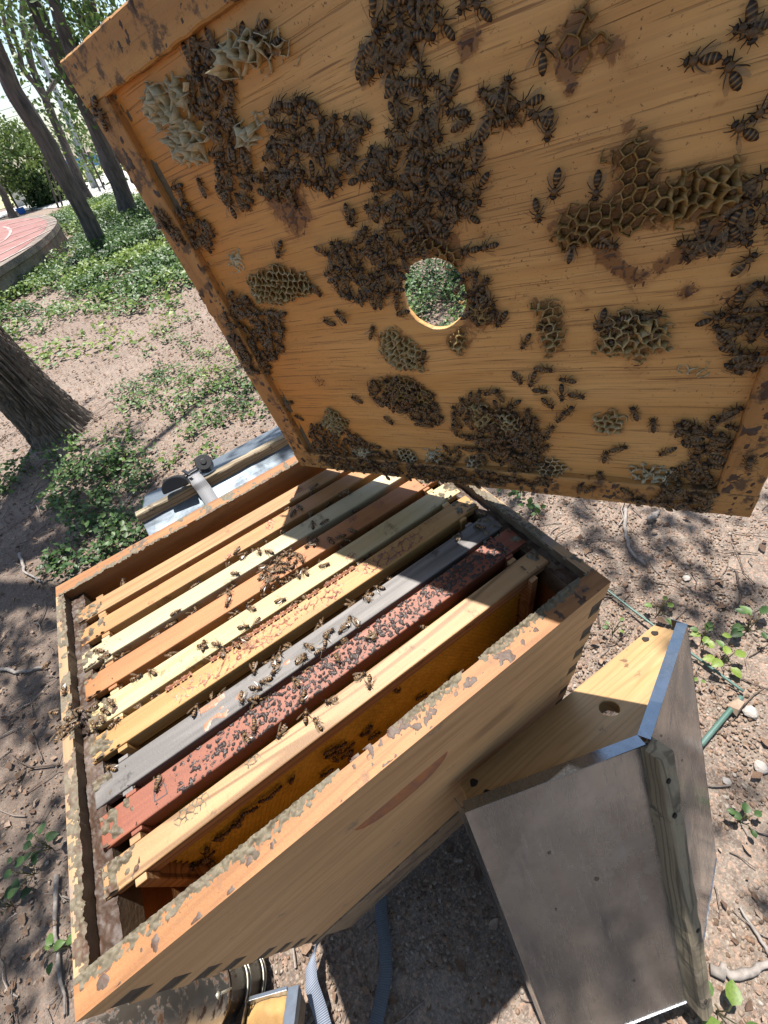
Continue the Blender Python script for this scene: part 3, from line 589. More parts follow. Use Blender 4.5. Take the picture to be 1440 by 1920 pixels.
pm = plain('galvanised_post', (.50, .53, .55), .5); m = MB(); m.tube([(0, 0, 0)] + T_, [.13, .12, .10, .08, .06], 12).build('post', pm, rt, smooth=True); m = MB(); e = T_[-1]; m.tube([e, e + np.array([-.8, .1, .3]), e + np.array([-1.7, .2, .35])], .045, 8).build('arm', pm, rt, smooth=True)
m = MB(); m.box(tuple(e + np.array([-2.4, .1, .25])), tuple(e + np.array([-1.65, .35, .40]))).build('lamp_head', pm, rt, bevel=.03)
wm = plain('black_cable', (.03, .03, .035), .6); D = gp(100, 325) 
for k, (a_, b_, lab) in enumerate([((-40, 200), (60, 160), 'topmost'), ((-40, 222), (100, 175), 'second'), ((-40, 238), (100, 196), 'third'), ((-40, 262), (90, 224), 'fourth'), ((-40, 275), (90, 236), 'lowest')]):
    p0 = on_vertical(a_[0], a_[1], D); p1 = on_vertical(b_[0], b_[1], D); d = p1 - p0; pts = [p0 + d * t + np.array([0, 0, -.5 * math.sin(math.pi * (t + 1.5) / 4)]) + np.array([0, 0, .5]) for t in np.linspace(-1.5, 2.5, 24)]
    m = MB(); m.tube(pts, .014, 5).build('overhead_cable', wm, label='%s of the thin overhead cables crossing the pale sky' % lab, cat='cable', group='overhead cables')
# ------------------------------------------------------------------ hive
w_out = wood('hive_pine', (.68, .40, .19), (.52, .28, .115), 0, .25, dirt=(.30, .20, .11), dirt_amt=.12, rough=.62, bump=.8, knots=.5)
w_in = wood('stained_pine', (.40, .185, .068), (.29, .115, .036), 0, .3, dirt=(.20, .10, .05), dirt_amt=.2, rough=.6)
w_end = wood('short_wall_pine', (.52, .33, .17), (.36, .21, .11), 1, .25, dirt=(.25, .19, .15), dirt_amt=.35, rough=.7, knots=.2)
endgrain = plain('dark_end_grain', (.105, .075, .055), .85, vscale=90, var=.5, bump=.5)
gum = attr_mat('propolis', [(.075, .05, .03), (.12, .092, .058), (.18, .15, .098), (.12, .062, .038), (.26, .135, .058)], .65, .5, bscale=260, bdist=.001)
gum_dark = attr_mat('dark_propolis', [(.042, .024, .015), (.085, .042, .024), (.115, .078, .058), (.18, .09, .045)], .58, .5, bscale=400)
gum_black = attr_mat('black_propolis', [(.020, .012, .010), (.045, .026, .022), (.075, .055, .048)], .5, .4, bscale=400)
brown_wax = attr_mat('brown_wax', [(.06, .025, .012), (.15, .06, .025), (.27, .125, .05)], .4, .4, bscale=400)
gum_red = attr_mat('reddish_wax', [(.22, .085, .055), (.38, .17, .10), (.50, .30, .17)], .40, .4, bscale=400)
zinc = metal_mat('galvanised_sheet', (.36, .385, .415), .20)
zinc2 = metal_mat('bright_galvanised_sheet', (.24, .28, .32), .60)
hole_red = plain('reddish_handhold', (.55, .19, .06), .6, vscale=45, c2=(.30, .13, .07), bump=.5)

rest_m = plain('gummed_tin', (.09, .06, .035), .6, metal=.1, vscale=60, bump=.6, c2=(.16, .12, .08))
def fingers(L0, L1, h, rows, long_first, z0):  # outline of a wall board with finger joints, in (along, z)
    t = .0195; P = []; dz = h / rows
    for i in range(rows):
        on = (i % 2 == 0) == long_first; x = L1 if on else L1 - t
        P += [(x, z0 + i * dz), (x, z0 + (i + 1) * dz)]
    for i in range(rows - 1, -1, -1):
        on = (i % 2 == 0) == long_first; x = L0 if on else L0 + t
        P += [(x, z0 + (i + 1) * dz), (x, z0 + i * dz)]
    out = []
    for p in P:
        if not out or abs(out[-1][0] - p[0]) + abs(out[-1][1] - p[1]) > 1e-6: out.append(p)
    return out
def board_grid(): pass
def hive_box(label, z_top, crusty, jog=0.0):
    LX, LY, h, t = .508, .421, .243, .0195
    root = empty('hive_box', Matrix.Translation((0, 0, z_top - h)) @ Matrix.Rotation(jog, 4, 'Z'), label, 'hive box', 'stacked hive boxes')
    for side in (0, 1):
        y0, y1 = (0, t) if side == 0 else (LY - t, LY)
        m = MB(); m.prism(fingers(0, LX, h, 9, True, 0), y0, y1, 1); o = m.build('wall', [w_out, w_in, hole_red, endgrain], root)
        if side == 0 and crusty:                          # scooped handhold cut into the outer face
            bm = bmesh.new(); bmesh.ops.create_uvsphere(bm, u_segments=48, v_segments=24, radius=1); bmesh.ops.bisect_plane(bm, geom=bm.verts[:] + bm.edges[:] + bm.faces[:], plane_co=(0, 0, 0), plane_no=(0, 0, 1), clear_outer=True); bmesh.ops.holes_fill(bm, edges=[e for e in bm.edges if e.is_boundary]); me = bpy.data.meshes.new('cut'); bm.to_mesh(me); bm.free()
            me.materials.append(w_out); me.materials.append(w_in); me.materials.append(hole_red)
            me.polygons.foreach_set('material_index', np.full(len(me.polygons), 2, np.int32))
            c = bpy.data.objects.new('cut', me); COL.objects.link(c); c.parent = root; c.location = (.242, -.0012, .1465); c.scale = (.056, .0105, .044)
            md = o.modifiers.new('b', 'BOOLEAN'); md.operation = 'DIFFERENCE'; md.object = c; md.solver = 'EXACT'
            bpy.context.view_layer.update(); ev = o.evaluated_get(bpy.context.evaluated_depsgraph_get()); nm = bpy.data.meshes.new_from_object(ev); o.modifiers.clear(); o.data = nm; nm.name = 'wall'; bpy.data.objects.remove(c)
        for p in o.data.polygons:
            n = p.normal; c = p.center
            if p.material_index == 2 and 'hole' : continue
            inside = (n.y > .9 and side == 0) or (n.y < -.9 and side == 1)
            if inside or n.z > .9 and c.z > h - .001: p.material_index = 1
            elif abs(n.x) > .9: p.material_index = 3
        b = o.modifiers.new('bevel', 'BEVEL'); b.width = .0009; b.segments = 2; b.limit_method = 'ANGLE'
    for side in (0, 1):
        x0, x1 = (0, t) if side == 0 else (LX - t, LX)
        m = MB(); m.prism(fingers(.0012, LY - .0012, h - .016 if True else h, 9, False, 0), x0, x1, 0)
        # rows must line up with the long walls: rebuild with the same pitch
        m = MB(); pol = fingers(.0012, LY - .0012, h, 9, False, 0); zc = h - .016
        pol = [(p[0], min(p[1], zc)) for p in pol]; xa, xb = (x0, x1)
        m.prism(pol, xa, xb, 0)
        xr = (x0, x0 + .0095) if side == 0 else (x1 - .0095, x1)
        m.box((xr[0], t, zc), (xr[1], LY - t, h - .0004))
        o = m.build('wall', [w_end, endgrain, w_in, rest_m], root)
        for p in o.data.polygons:
            if abs(p.normal.y) > .9 and (p.center.y < .004 or p.center.y > LY - .004): p.material_index = 1
            if (p.normal.x > .9 and side == 0) or (p.normal.x < -.9 and side == 1): p.material_index = 2
        for p in o.data.polygons:
            if abs(p.normal.x) > .9 and p.center.z > zc + .002 and .004 < p.center.x < .504: p.material_index = 3
        m = MB(); xs = (x0 + .0098, x1 + .006) if side == 0 else (x0 - .006, x1 - .0098)
        m.box((xs[0], t + .001, zc + .0002), (xs[1], LY - t - .001, zc + .0016))
        xf = (x1 + .0045, x1 + .006) if side == 0 else (x0 - .006, x0 - .0045)
        m.box((xf[0], t + .001, zc - .028), (xf[1], LY - t - .001, zc + .0002)); m.build('frame_rest', rest_m, root)
    if crusty:
        mm = np.array([0, 0, 243.0])
        def edge(amount, s, w_, inner_hi, part=None):     # lumps that gather along the inner edge of a rim
            def f(a, v):
                e = (w_ - v) if inner_hi else v
                n = fbm(a * .045, v * .12, s, 3); fine = fbm(a * .35, v * .35, s + 3, 3); lump = np.exp(-np.maximum(e, 0) / (3.2 + 10 * np.clip(n - .52, 0, 1) * amount))
                hgt = 3.7 * lump * (fine * 1.5 - .34 + (vn(a * .9, v * .9, s + 4) - .5) * .5) * np.clip((fbm(a * .02, v * .0 + 3, s + 8, 2) - .18) * 3, 0, 1.3) - .35
                sp = (fbm(a * .11, v * .11, s + 11, 3) - .645 + .10 * (amount > 1)) * 6 * amount
                if part == 'lumps': return hgt
                if part == 'spots': return np.where(hgt > 0, -1, np.clip(sp, -1, .8) * (fine + .1))
                return np.maximum(hgt, np.clip(sp, -1, .8) * (fine + .1 + (vn(a * .8, v * .8, s + 5) - .5) * .6))
            return f
        tn = lambda A, B, H: np.clip(.28 + fbm(A * .05, B * .05, 5) * .55 + (fbm(A * .4, B * .4, 8) - .5) * .5, 0, 1)
        tnd = lambda A, B, H: np.clip(.02 + .25 * fbm(A * .2, B * .2, 5) + (vn(A * .03, B * .03, 6) > .6) * .5, 0, 1)
        tnf = lambda A, B, H: np.where(B > 13.5, np.clip(.30 + .3 * fbm(A * .1, B * .1, 5), 0, 1), np.clip(.02 + (fbm(A * .2, B * .2, 5) - .3) * .5 + .7 * (vn(A * .06, B * .1, 8) > .5), 0, 1))
        crust('propolis', gum, root, mm, (1, 0, 0), (0, 1, 0), (0, 0, 1), 4, 504, 1, 22.5, 1.0, edge(.8, 3, 19.5, True, 'lumps'), tnf)
        crust('propolis', gum_dark, root, mm, (1, 0, 0), (0, 1, 0), (0, 0, 1), 4, 504, 1, 22.5, 1.0, edge(.8, 3, 19.5, True, 'spots'), lambda A, B, H: np.clip(fbm(A * .2, B * .2, 5), 0, 1))
        crust('propolis', gum, root, mm, (1, 0, 0), (0, 1, 0), (0, 0, 1), 4, 504, 399, 420, 1.2, lambda a, v: edge(.35, 31, 19.5, False)(a, v - 401), tn)
        crust('propolis', gum, root, mm, (0, 1, 0), (1, 0, 0), (0, 0, 1), 18, 403, .5, 12, 1.0, edge(1.5, 51, 9.5, True), tn)
        crust('propolis', gum, root, mm, (0, 1, 0), (1, 0, 0), (0, 0, 1), 18, 403, 496, 507.5, 1.0, lambda a, v: edge(1.4, 71, 9.5, False)(a, v - 498.5), tn)
        crust('propolis', gum_dark, root, mm - np.array([0, 0, 16 - 1.6]), (0, 1, 0), (1, 0, 0), (0, 0, 1), 20, 400, 10, 25, 1.2, lambda a, v: (fbm(a * .1, v * .1, 91, 3) - .32) * 6 + (vn(a * .8, v * .8, 5) - .5), tnd)
        crust('propolis', gum_dark, root, mm - np.array([0, 0, 16 - 1.6]), (0, 1, 0), (1, 0, 0), (0, 0, 1), 20, 400, 483, 498, 1.2, lambda a, v: (fbm(a * .1, v * .1, 95, 3) - .32) * 6 + (vn(a * .8, v * .8, 5) - .5), tnd)
    return root
TOP = GZ / 1000
box1 = hive_box('upper open hive box full of frames, with a scooped handhold and gummed rim', TOP, True)
scr = plain('pale_scratch', (.74, .55, .34), .7, bump=.1)
for k, (a_, b_, wd_) in enumerate([((735, 1484), (802, 1428), .9), ((808, 1522), (846, 1476), 1.1), ((760, 1548), (775, 1535), 2.2), ((655, 1640), (640, 1652), .8), ((905, 1330), (930, 1305), .8), ((640, 1582), (700, 1530), .5)]):
    P_ = [hit(*a_, 1, 0), hit(*b_, 1, 0)]; m = MB(); L_ = 7; V = []
    for i in range(L_ + 1):
        t_ = i / L_; c_ = P_[0] * (1 - t_) + P_[1] * t_; h_ = wd_ * math.sin(math.pi * t_) * rng.uniform(.5, 1.2) / 2; V += [(c_[0] / 1000, -.00025, (c_[2] + 243 + h_) / 1000), (c_[0] / 1000, -.00025, (c_[2] + 243 - h_) / 1000)]
    m.add(V, [(2 * i, 2 * i + 1, 2 * i + 3, 2 * i + 2) for i in range(L_)]); m.build('scratch', scr, box1)
box2 = hive_box('lower hive box directly under the open one', TOP - .2445, False, .0012)
s = empty('hive_stand', (0, 0, 0), 'wooden board and stand carrying the stack of hive boxes', 'stand'); zb = TOP - .4885
w_stand = wood('stand_wood', (.42, .29, .17), (.28, .18, .10), 0, .3, dirt=(.16, .11, .08), dirt_amt=.5, rough=.75)
MB().box((-.004, -.002, zb - .022), (.512, .425, zb - .0015)).build('bottom_board', w_stand, s, bevel=.0015)
MB().box((.006, .001, zb - .205), (.502, .021, zb - .0235)).build('rail', w_stand, s, bevel=.001); MB().box((.006, .400, zb - .205), (.502, .420, zb - .0235)).build('rail', w_stand, s, bevel=.001)
for x in (.04, .40):
    for y in (.05, .31): MB().box((x, y, .0), (x + .07, y + .07, zb - .0236)).build('leg', w_stand, s, bevel=.002)

# ------------------------------------------------------------------ frames
def comb_face(x0, x1, z0, z1, y, cell=5.4, seed=0): # hexagonal cells standing off a plane that faces -y
    V = []; F = []; s = cell / math.sqrt(3); r = np.random.default_rng(seed); row = 0; z = z1 - s
    while z > z0 + s:
        x = x0 + cell * (.5 + .5 * (row % 2))
        while x < x1 - cell * .5:
            k = len(V); d = r.uniform(1.6, 2.6)
            for i in range(6): a = math.pi / 6 + i * math.pi / 3; V.append((x + s * math.cos(a) * .995, y, z + s * math.sin(a) * .995))
            for i in range(6): a = math.pi / 6 + i * math.pi / 3; V.append((x + s * math.cos(a) * .80, y + .15, z + s * math.sin(a) * .80))
            V.append((x, y + d, z))
            for i in range(6): j = (i + 1) % 6; F += [(k + i, k + j, k + 6 + j), (k + i, k + 6 + j, k + 6 + i), (k + 6 + i, k + 6 + j, k + 12)]
            x += cell
        z -= s * 1.5; row += 1
    return np.array(V) / 1000, np.array(F)
FR = [  # centre y, width, light, dark, tone, label
    (357.5, 24, (.46, .26, .115), (.36, .18, .065), .5, 'orange pine hive frame nearest the far long wall, under the cover corner'),
    (322.5, 24, (.48, .25, .10), (.39, .18, .062), .2, 'salmon orange hive frame beside the one nearest the far wall'),
    (287, 24, (.55, .47, .31), (.49, .39, .22), .15, 'palest cream hive frame, between two orange ones'),
    (249, 26, (.45, .20, .075), (.36, .135, .045), .15, 'red orange hive frame with the knot of bees on its top bar'),
    (211.5, 26, (.54, .43, .245), (.48, .34, .15), .15, 'pale yellow hive frame between the red orange and the comb ridged one'),
    (178, 25, (.50, .29, .11), (.41, .20, .06), .3, 'yellow hive frame with a ridge of reddish burr comb along its top'),
    (137.5, 26, (.235, .215, .20), (.12, .108, .10), .5, 'weathered grey hive frame'),
    (102.5, 27, (.29, .095, .05), (.21, .062, .034), .2, 'red brown hive frame blotched with dark propolis'),
    (67, 23, (.48, .29, .14), (.34, .175, .07), .9, 'bare striped pine hive frame with yellow foundation, last before the gap')]
comb_dark = attr_mat('old_comb', [(.20, .11, .03), (.32, .18, .05), (.40, .25, .07)], .5, .3)
foundation = attr_mat('yellow_foundation', [(.42, .28, .03), (.58, .40, .05), (.68, .50, .08)], .45, .3)
ZT = 775.0 # top of the bars, mm
for k, (yc, wd, c1, c2, rg, lab) in enumerate(FR):
    yc_ = yc / 1000; hw = wd / 2000; fm = wood('frame_wood_%s' % 'abcdefghi'[k], c1, c2, 0, rg, dirt=tuple(q * .42 for q in c2), dirt_amt=.14, rough=.55, bump=.35, pores=.2)
    jig = rng.normal(0, .0012); x0 = .0175 + jig; x1 = .4905 + jig; zt = ZT / 1000
    root = empty('hive_frame', Matrix.Translation((0, yc_, zt)) @ Matrix.Rotation(rng.normal(0, .003), 4, 'Z'), lab, 'hive frame', 'frames hanging in the open box')
    m = MB(); lw = hw * .86  # the top bar with its thinner lugs
    m.prism([(x0, -.0095), (x0, -.001), (x0 + .018, 0), (x1 - .018, 0), (x1, -.001), (x1, -.0095), (x1 - .022, -.0095), (x1 - .022, -.019), (x0 + .022, -.019), (x0 + .022, -.0095)], -hw, hw, 1)
    m.build('top_bar', fm, root, bevel=.0012)
    for xa in (x0 + .0235, x1 - .0325):
        m = MB(); m.box((xa, -.0175, -.105), (xa + .009, -hw - .0006, -.001)); m.box((xa, hw + .0006, -.105), (xa + .009, .0175, -.001)); m.box((xa, -.0165, -.222), (xa + .009, .0165, -.0195)); m.build('end_bar', fm, root, bevel=.0006)
    MB().box((x0 + .034, -.009, -.228), (x1 - .034, .009, -.2225)).build('bottom_bar', fm, root)
    zc0, zc1 = -.215, -.022
    if k < 8: MB().box((x0 + .034, -.0115, zc0), (x1 - .034, .0115, zc1)).build('comb', comb_dark, root)
    else:
        V, F = comb_face((x0 + .034) * 1000, (x1 - .034) * 1000, zc0 * 1000, zc1 * 1000, -5.5, seed=4)
        MB().box((x0 + .034, -.0034, zc0), (x1 - .034, .010, zc1)).build('comb', comb_dark, root)
        mesh('comb_cells', V, F, foundation, root, tone=.5 + .5 * (fbm(V[:, 0] * 40, V[:, 2] * 40, 2) - .5) * 2, kind='stuff')
    U, Vv, Nn = (1, 0, 0), (0, 1, 0), (0, 0, 1); org = (0, 0, 0)
    lx0, lx1 = (x0 * 1000, x1 * 1000)
    mat_lug = gum
    # gum on the lugs
    crust('propolis', gum, root, org, U, Vv, Nn, lx0 + 1, lx0 + 30, -hw * 1000 + 1, hw * 1000 - 1, 1.0, lambda a, v, k=k: (fbm(a * .16, v * .16, 200 + k, 3) - (.50 if k in (2, 0, 1, 5, 8) else .58) - .004 * np.maximum(a - lx0 - 12, 0)) * 14)
    crust('propolis', gum, root, org, U, Vv, Nn, lx1 - 28, lx1 - 1, -hw * 1000 + 1, hw * 1000 - 1, 1.0, lambda a, v, k=k: (fbm(a * .16, v * .16, 230 + k, 3) - .56) * 12)
    if k == 5:                                 # a network of burr comb ridges
        def net(a, v):
            j = fbm(a * .12, v * .12, 6, 3) * 1.3; f1, f2 = vor(a / 8.4 + j, v / 8.4 + j, 12, .75); e = .13 - (f2 - f1)
            wgt = np.clip((fbm(a * .035, v * .07, 15, 2) - .30) * 4, 0, 1) * np.clip((a - 88) / 40, 0, 1) * np.clip((452 - a) / 20, 0, 1) * (np.abs(v) < 11.6) * np.clip((8.5 + 4 * fbm(a * .05, 0 * v, 19) - np.abs(v + 1.0)) / 3, 0, 1)
            return e * 22 * wgt * (.6 + fbm(a * .2, v * .2, 16)) - .35
        crust('burr_comb', gum_red, root, org, U, Vv, Nn, 60, 470, -12.4, 12.4, .8, net, lambda A, B, H: np.clip(.75 - H * .18 - (A > 250) * .25 + (fbm(A * .1, B * .1, 2) - .5) * .8, 0, 1))
        crust('burr_comb', gum_red, root, org, U, Vv, Nn, 95, 330, 9.5, 14.5, .8, lambda a, v: np.where((a % 8.2) / 8.2 < .5, 1, -1) * (4.5 - np.abs(((a % 8.2) - 2) * .9) - np.abs(v - 12) * .9) * (fbm(a * .03, 0 * v, 88) > .42), kind='stuff')
    if k == 7:                                 # dark blots, turning into a cell pattern towards the middle
        def blots(a, v):
            j = fbm(a * .15, v * .15, 26, 2) * .8; f1, f2 = vor(a / 6.6 + j, v / 6.6 + j, 22, .6); netz = (.17 - (f2 - f1)) * 14
            mid = np.exp(-((a - 325) / 45) ** 2) * np.clip((7 - np.abs(v - 1)) / 3, 0, 1); mid2 = np.exp(-((a - 410) / 30) ** 2) * np.clip((6 - np.abs(v)) / 3, 0, 1)
            n = fbm(a * .40, v * .40, 24, 3); dens = .555 - .05 * np.clip((a - 90) / 100, 0, 1) + .2 * (a < 85)
            return np.maximum((n - dens) * 8, netz * np.clip(mid * 1.6 + mid2, 0, 1.1) - .6) * (np.abs(v) < 13.2) - .05
        crust('propolis', gum_black, root, org, U, Vv, Nn, 60, 470, -13.3, 13.3, .8, blots, lambda A, B, H: np.clip(fbm(A * .2, B * .2, 4) + (H - .6) * .1, 0, 1), kind='stuff')
        m = MB()                               # the square pencilled on the wood
        for a_, b_ in (((66, -5), (77, -5.6)), ((77, -5.6), (76, 4.6)), ((76, 4.6), (67, 5)), ((67, 5), (66, -5))):
            a_, b_ = np.array(a_), np.array(b_); d = (b_ - a_) / np.linalg.norm(b_ - a_); q = np.array([-d[1], d[0]]) * .45
            m.add([(*(p / 1000), .0003) for p in (a_ + q, b_ + q, b_ - q, a_ - q)], [(0, 1, 2, 3)])
        m.build('pencil_mark', plain('pencil_grey', (.12, .09, .09), .8), root)
    if k in (0, 1, 3, 8, 4):
        spots = {0: [(330, 2)], 1: [(268, 0), (272, 5), (205, -9)], 3: [(238, -2), (360, 6), (400, 4)], 8: [(85, 6), (93, 5), (101, 6.5), (150, 9)], 4: [(328, -7)]}[k]
        for sx, sy in spots:
            crust('burr_comb', gum_red if k != 8 else gum, root, org, U, Vv, Nn, sx - 9, sx + 9, max(sy - 8, -hw * 1000 + .6), min(sy + 8, hw * 1000 - .6), .7,
                  lambda a, v, sx=sx, sy=sy: (lambda f: (.16 - (f[1] - f[0])) * 24 * np.clip(1.25 - np.hypot(a - sx, (v - sy) * 1.3) / 8, 0, 1) * (fbm(a * .3, v * .3, 7) * 1.4))(vor(a / 5.2, v / 5.2, 40 + k, .8)) - .3)
    if k == 4: crust('propolis', gum, root, org, U, Vv, Nn, 60, 470, -hw * 1000, hw * 1000, 1.0, lambda a, v: (fbm(a * .2, v * .2, 81, 2) - .93) * 6)
    if k == 6:
        crust('propolis', gum_red, root, org, U, Vv, Nn, 120, 215, -12, 12, 1.0, lambda a, v: (fbm(a * .05, v * .12, 84, 3) - .62) * 3, lambda A, B, H: .6 + 0 * A)
# wax and gum bridging the bars at the short wall, one lump between lugs
# ------------------------------------------------------------------ the raised inner cover
LM = Matrix([[LQ[i][0], LQ[i][1], LQ[i][2], (LO[i] + (GZ if i == 2 else 0)) / 1000] for i in range(3)] + [[0, 0, 0, 1]])
cover = empty('inner_cover', LM, 'wooden inner cover stood on edge on the open hive, crowded with bees', 'hive cover')
PZ = -8.0; HC = np.array([261.0, 211.0]); HR = 28.0
w_rail = wood('cover_rail', (.60, .31, .10), (.44, .20, .06), 0, .15, dirt=(.13, .07, .035), dirt_amt=.40, rough=.6, bump=.8, dscale=62, pores=.5)
w_rail2 = wood('cover_side_rail', (.60, .31, .10), (.44, .20, .06), 1, .15, dirt=(.13, .07, .035), dirt_amt=.40, rough=.6, bump=.8, dscale=62, pores=.5)
def ply():
    t = NT('stained_plywood'); o = t.obj(); wob = t.noise(o, 5, 2)
    v = t.n('VectorMath', {0: o, 1: t.n('CombineXYZ', {1: t.mul(wob, .008)}).outputs[0]}, operation='ADD').outputs[0]
    n = t.noise(t.scaled(v, (.12, 1, 1)), 40, 5, .6); big = t.noise(o, 6, 3)
    sx = t.n('SeparateXYZ', {0: o}).outputs
    c = t.mix(t.ramp(n, .3, .7), (.76, .435, .165), (.63, .32, .10))
    c = t.mix(t.ramp(t.mul(sx[0], t.mul(big, .16), 'ADD'), .30, .08), c, (.62, .25, .05))  # warm reflected light painted into the wood: more orange towards low x
    c = t.mix(t.ramp(big, .5, .75, 0, .5), c, (.38, .19, .07))
    pores = t.noise(t.scaled(v, (.022, 1, 1)), 800, 2, .5); pm = t.ramp(pores, .60, .68)
    pores2 = t.noise(t.scaled(v, (.022, 1, 1)), 480, 2, .5); pm2 = t.ramp(pores2, .655, .71); gl = t.noise(t.scaled(v, (.008, 1, 1)), 300, 4, .6)
    c = t.mix(t.ramp(gl, .42, .62, 0, .32), c, (.42, .21, .07))
    c = t.mix(t.mul(t.mul(pm, .45), t.mul(pm2, .68), 'MAXIMUM'), c, (.15, .055, .02))
    a = t.n('Attribute', attribute_name='tone').outputs['Fac']; rag = t.noise(o, 85, 6, .7, 1.0)
    st = t.ramp(t.mul(t.mul(a, 1.0), t.mul(t.mul(rag, -1.9), .95, 'ADD'), 'ADD'), .40, .62)
    c = t.mix(t.mul(st, .85), c, (.13, .05, .018))
    st2 = t.ramp(t.mul(a, t.mul(t.mul(rag, -.6), .3, 'ADD'), 'ADD'), .12, .40); c = t.mix(t.mul(st2, .35), c, (.38, .17, .05))
    sp = t.noise(o, 420, 3, .7); c = t.mix(t.mul(t.ramp(sp, .62, .7), t.ramp(big, .35, .6)), c, (.15, .07, .03))
    t.col(c); t.rough(t.mix(st, (.5,) * 3, (.3,) * 3))
    t.bump(t.mul(t.mul(pm, -.6), t.mul(st, t.mul(rag, 1.2)), 'ADD'), .5, .0012); return t.m
combs = [  # outline in photograph coordinates, turned into a place on the cover; cell mm, wall mm, tone, tag
    ([(1030, 430), (1060, 400), (1150, 372), (1160, 330), (1128, 300), (1180, 262), (1215, 255), (1238, 300), (1232, 350), (1300, 325), (1372, 308), (1385, 350), (1360, 395), (1250, 420), (1200, 415), (1130, 450), (1060, 470)], 6.3, 8, .30),
    ([(1000, 562), (1040, 565), (1052, 590), (1055, 655), (1022, 668), (1012, 620)], 6.2, 8, .55), ([(1120, 605), (1180, 583), (1245, 598), (1255, 648), (1190, 668), (1118, 655)], 6.6, 9, .58),
    ([(712, 630), (742, 618), (785, 650), (795, 692), (752, 692), (718, 665)], 5.6, 8, .62), ([(840, 628), (865, 618), (880, 640), (868, 668), (842, 650)], 5.6, 6, .5),
    ([(466, 520), (520, 498), (572, 515), (586, 545), (520, 568), (478, 560)], 5.8, 8, .58), ([(272, 185), (300, 160), (352, 148), (372, 190), (330, 232), (288, 225)], 6.5, 15, .98),
    ([(315, 262), (340, 236), (392, 240), (397, 290), (350, 310)], 6.5, 14, .95), ([(398, 112), (440, 68), (520, 58), (556, 95), (500, 122), (440, 155)], 6.5, 14, .9),
    ([(450, 232), (490, 213), (502, 250), (460, 268)], 6, 12, .92), ([(600, 792), (620, 765), (652, 790), (642, 812)], 5.6, 9, .6), ([(1118, 782), (1150, 768), (1170, 785), (1162, 808), (1122, 808)], 5.8, 8, .66),
    ([(1003, 870), (1040, 858), (1064, 880), (1038, 908), (1003, 895)], 5.8, 8, .78), ([(1178, 880), (1210, 866), (1262, 885), (1252, 906), (1200, 902)], 6, 9, .95), ([(738, 838), (770, 845), (792, 872), (758, 872)], 5.6, 9, .85),
    ([(878, 758), (912, 750), (930, 792), (898, 802)], 5.8, 9, .6), ([(930, 770), (962, 765), (977, 802), (940, 812)], 5.8, 9, .66), ([(798, 845), (825, 840), (824, 864), (803, 862)], 5.4, 8, .9), ([(873, 860), (902, 853), (908, 877), (884, 888)], 5.6, 8, .85),
    ([(905, 180), (962, 168), (978, 222), (940, 244), (908, 222)], 6.5, 6, .16), ([(1060, 60), (1090, 8), (1130, 60), (1145, 90), (1078, 112)], 8, 6, .18), ([(868, 560), (900, 548), (935, 592), (900, 606)], 6, 6, .35),
    ([(660, 838), (690, 833), (702, 852), (668, 862)], 5.4, 7, .85), ([(430, 475), (462, 478), (456, 502), (434, 502)], 6, 8, .9), ([(775, 445), (850, 455), (870, 480), (850, 505), (800, 470), (770, 478)], 6.5, 6, .3),
    ([(1275, 690), (1320, 683), (1316, 700), (1285, 708)], 6, 4, .7), ([(490, 330), (540, 330), (560, 375), (505, 370)], 6.5, 5, .2), ([(700, 715), (760, 705), (815, 740), (800, 770), (740, 745)], 5.8, 7, .35)]
extra_stain = [(540, 385, 40, .9), (1062, 110, 34, .9), (1070, 165, 18, .8), (1155, 92, 26, .45), (1180, 125, 20, .4), (1140, 480, 30, .8), (1165, 505, 26, .9), (1200, 520, 34, .75), (1290, 545, 26, .85), (1280, 480, 30, .8), (1240, 500, 20, .7), (830, 475, 38, .8), (875, 385, 26, .4),
               (700, 750, 20, .4), (600, 715, 18, .6), (1195, 690, 34, .5), (1300, 700, 20, .3), (870, 90, 26, .6), (890, 70, 22, .7), (560, 410, 26, .8), (1350, 192, 8, 1.2), (960, 560, 18, .3), (1090, 550, 22, .5), (1100, 580, 14, .5), (620, 370, 14, .5), (905, 440, 14, .5), (900, 590, 40, .6), (1180, 235, 12, .7),
               (920, 700, 12, .3), (1370, 560, 50, .7), (1330, 440, 50, .8), (470, 690, 40, .5), (960, 850, 60, .5), (1000, 790, 34, .6), (800, 390, 60, .6), (760, 760, 40, .5), (620, 250, 40, .5), (430, 270, 34, .5), (760, 80, 40, .5)]
CP = [(np.array([lid(*p) for p in poly]), c, h, t_) for poly, c, h, t_ in combs]
ST = [(lid(x, y), np.linalg.norm(lid(x + r_, y) - lid(x, y)), a) for x, y, r_, a in extra_stain]
gxx = np.arange(22, 487.1, 2.4); gyy = np.arange(22, 399.1, 2.4); A, B = np.meshgrid(gxx, gyy, indexing='ij')
rr = np.hypot(A - HC[0], B - HC[1]); aa = np.arctan2(B - HC[1], A - HC[0]); Rr = HR * (1 + .05 * (fbm(np.cos(aa) * 2 + 5, np.sin(aa) * 2 + 5, 4) - .5) * 2)
near = np.abs(rr - Rr) < 1.75; inside = rr < Rr - .01
tone_ = np.zeros(A.shape)
for poly, c, h, t_ in CP: d = polydist(A, B, [tuple(q) for q in poly]); tone_ += np.exp(-np.maximum(-d, 0) / 5.0) * (.55 if t_ < .7 else .12) * (1.1 - .3 * t_)
for (sx, sy), r_, a_ in ST: tone_ += a_ * .8 * np.exp(-((A - sx) ** 2 + (B - sy) ** 2) / (r_ ** 2 * .8))
tone_ += .25 * np.exp(-(rr - HR) / 10) * (rr > HR * .9) * (B > HC[1] - 5)
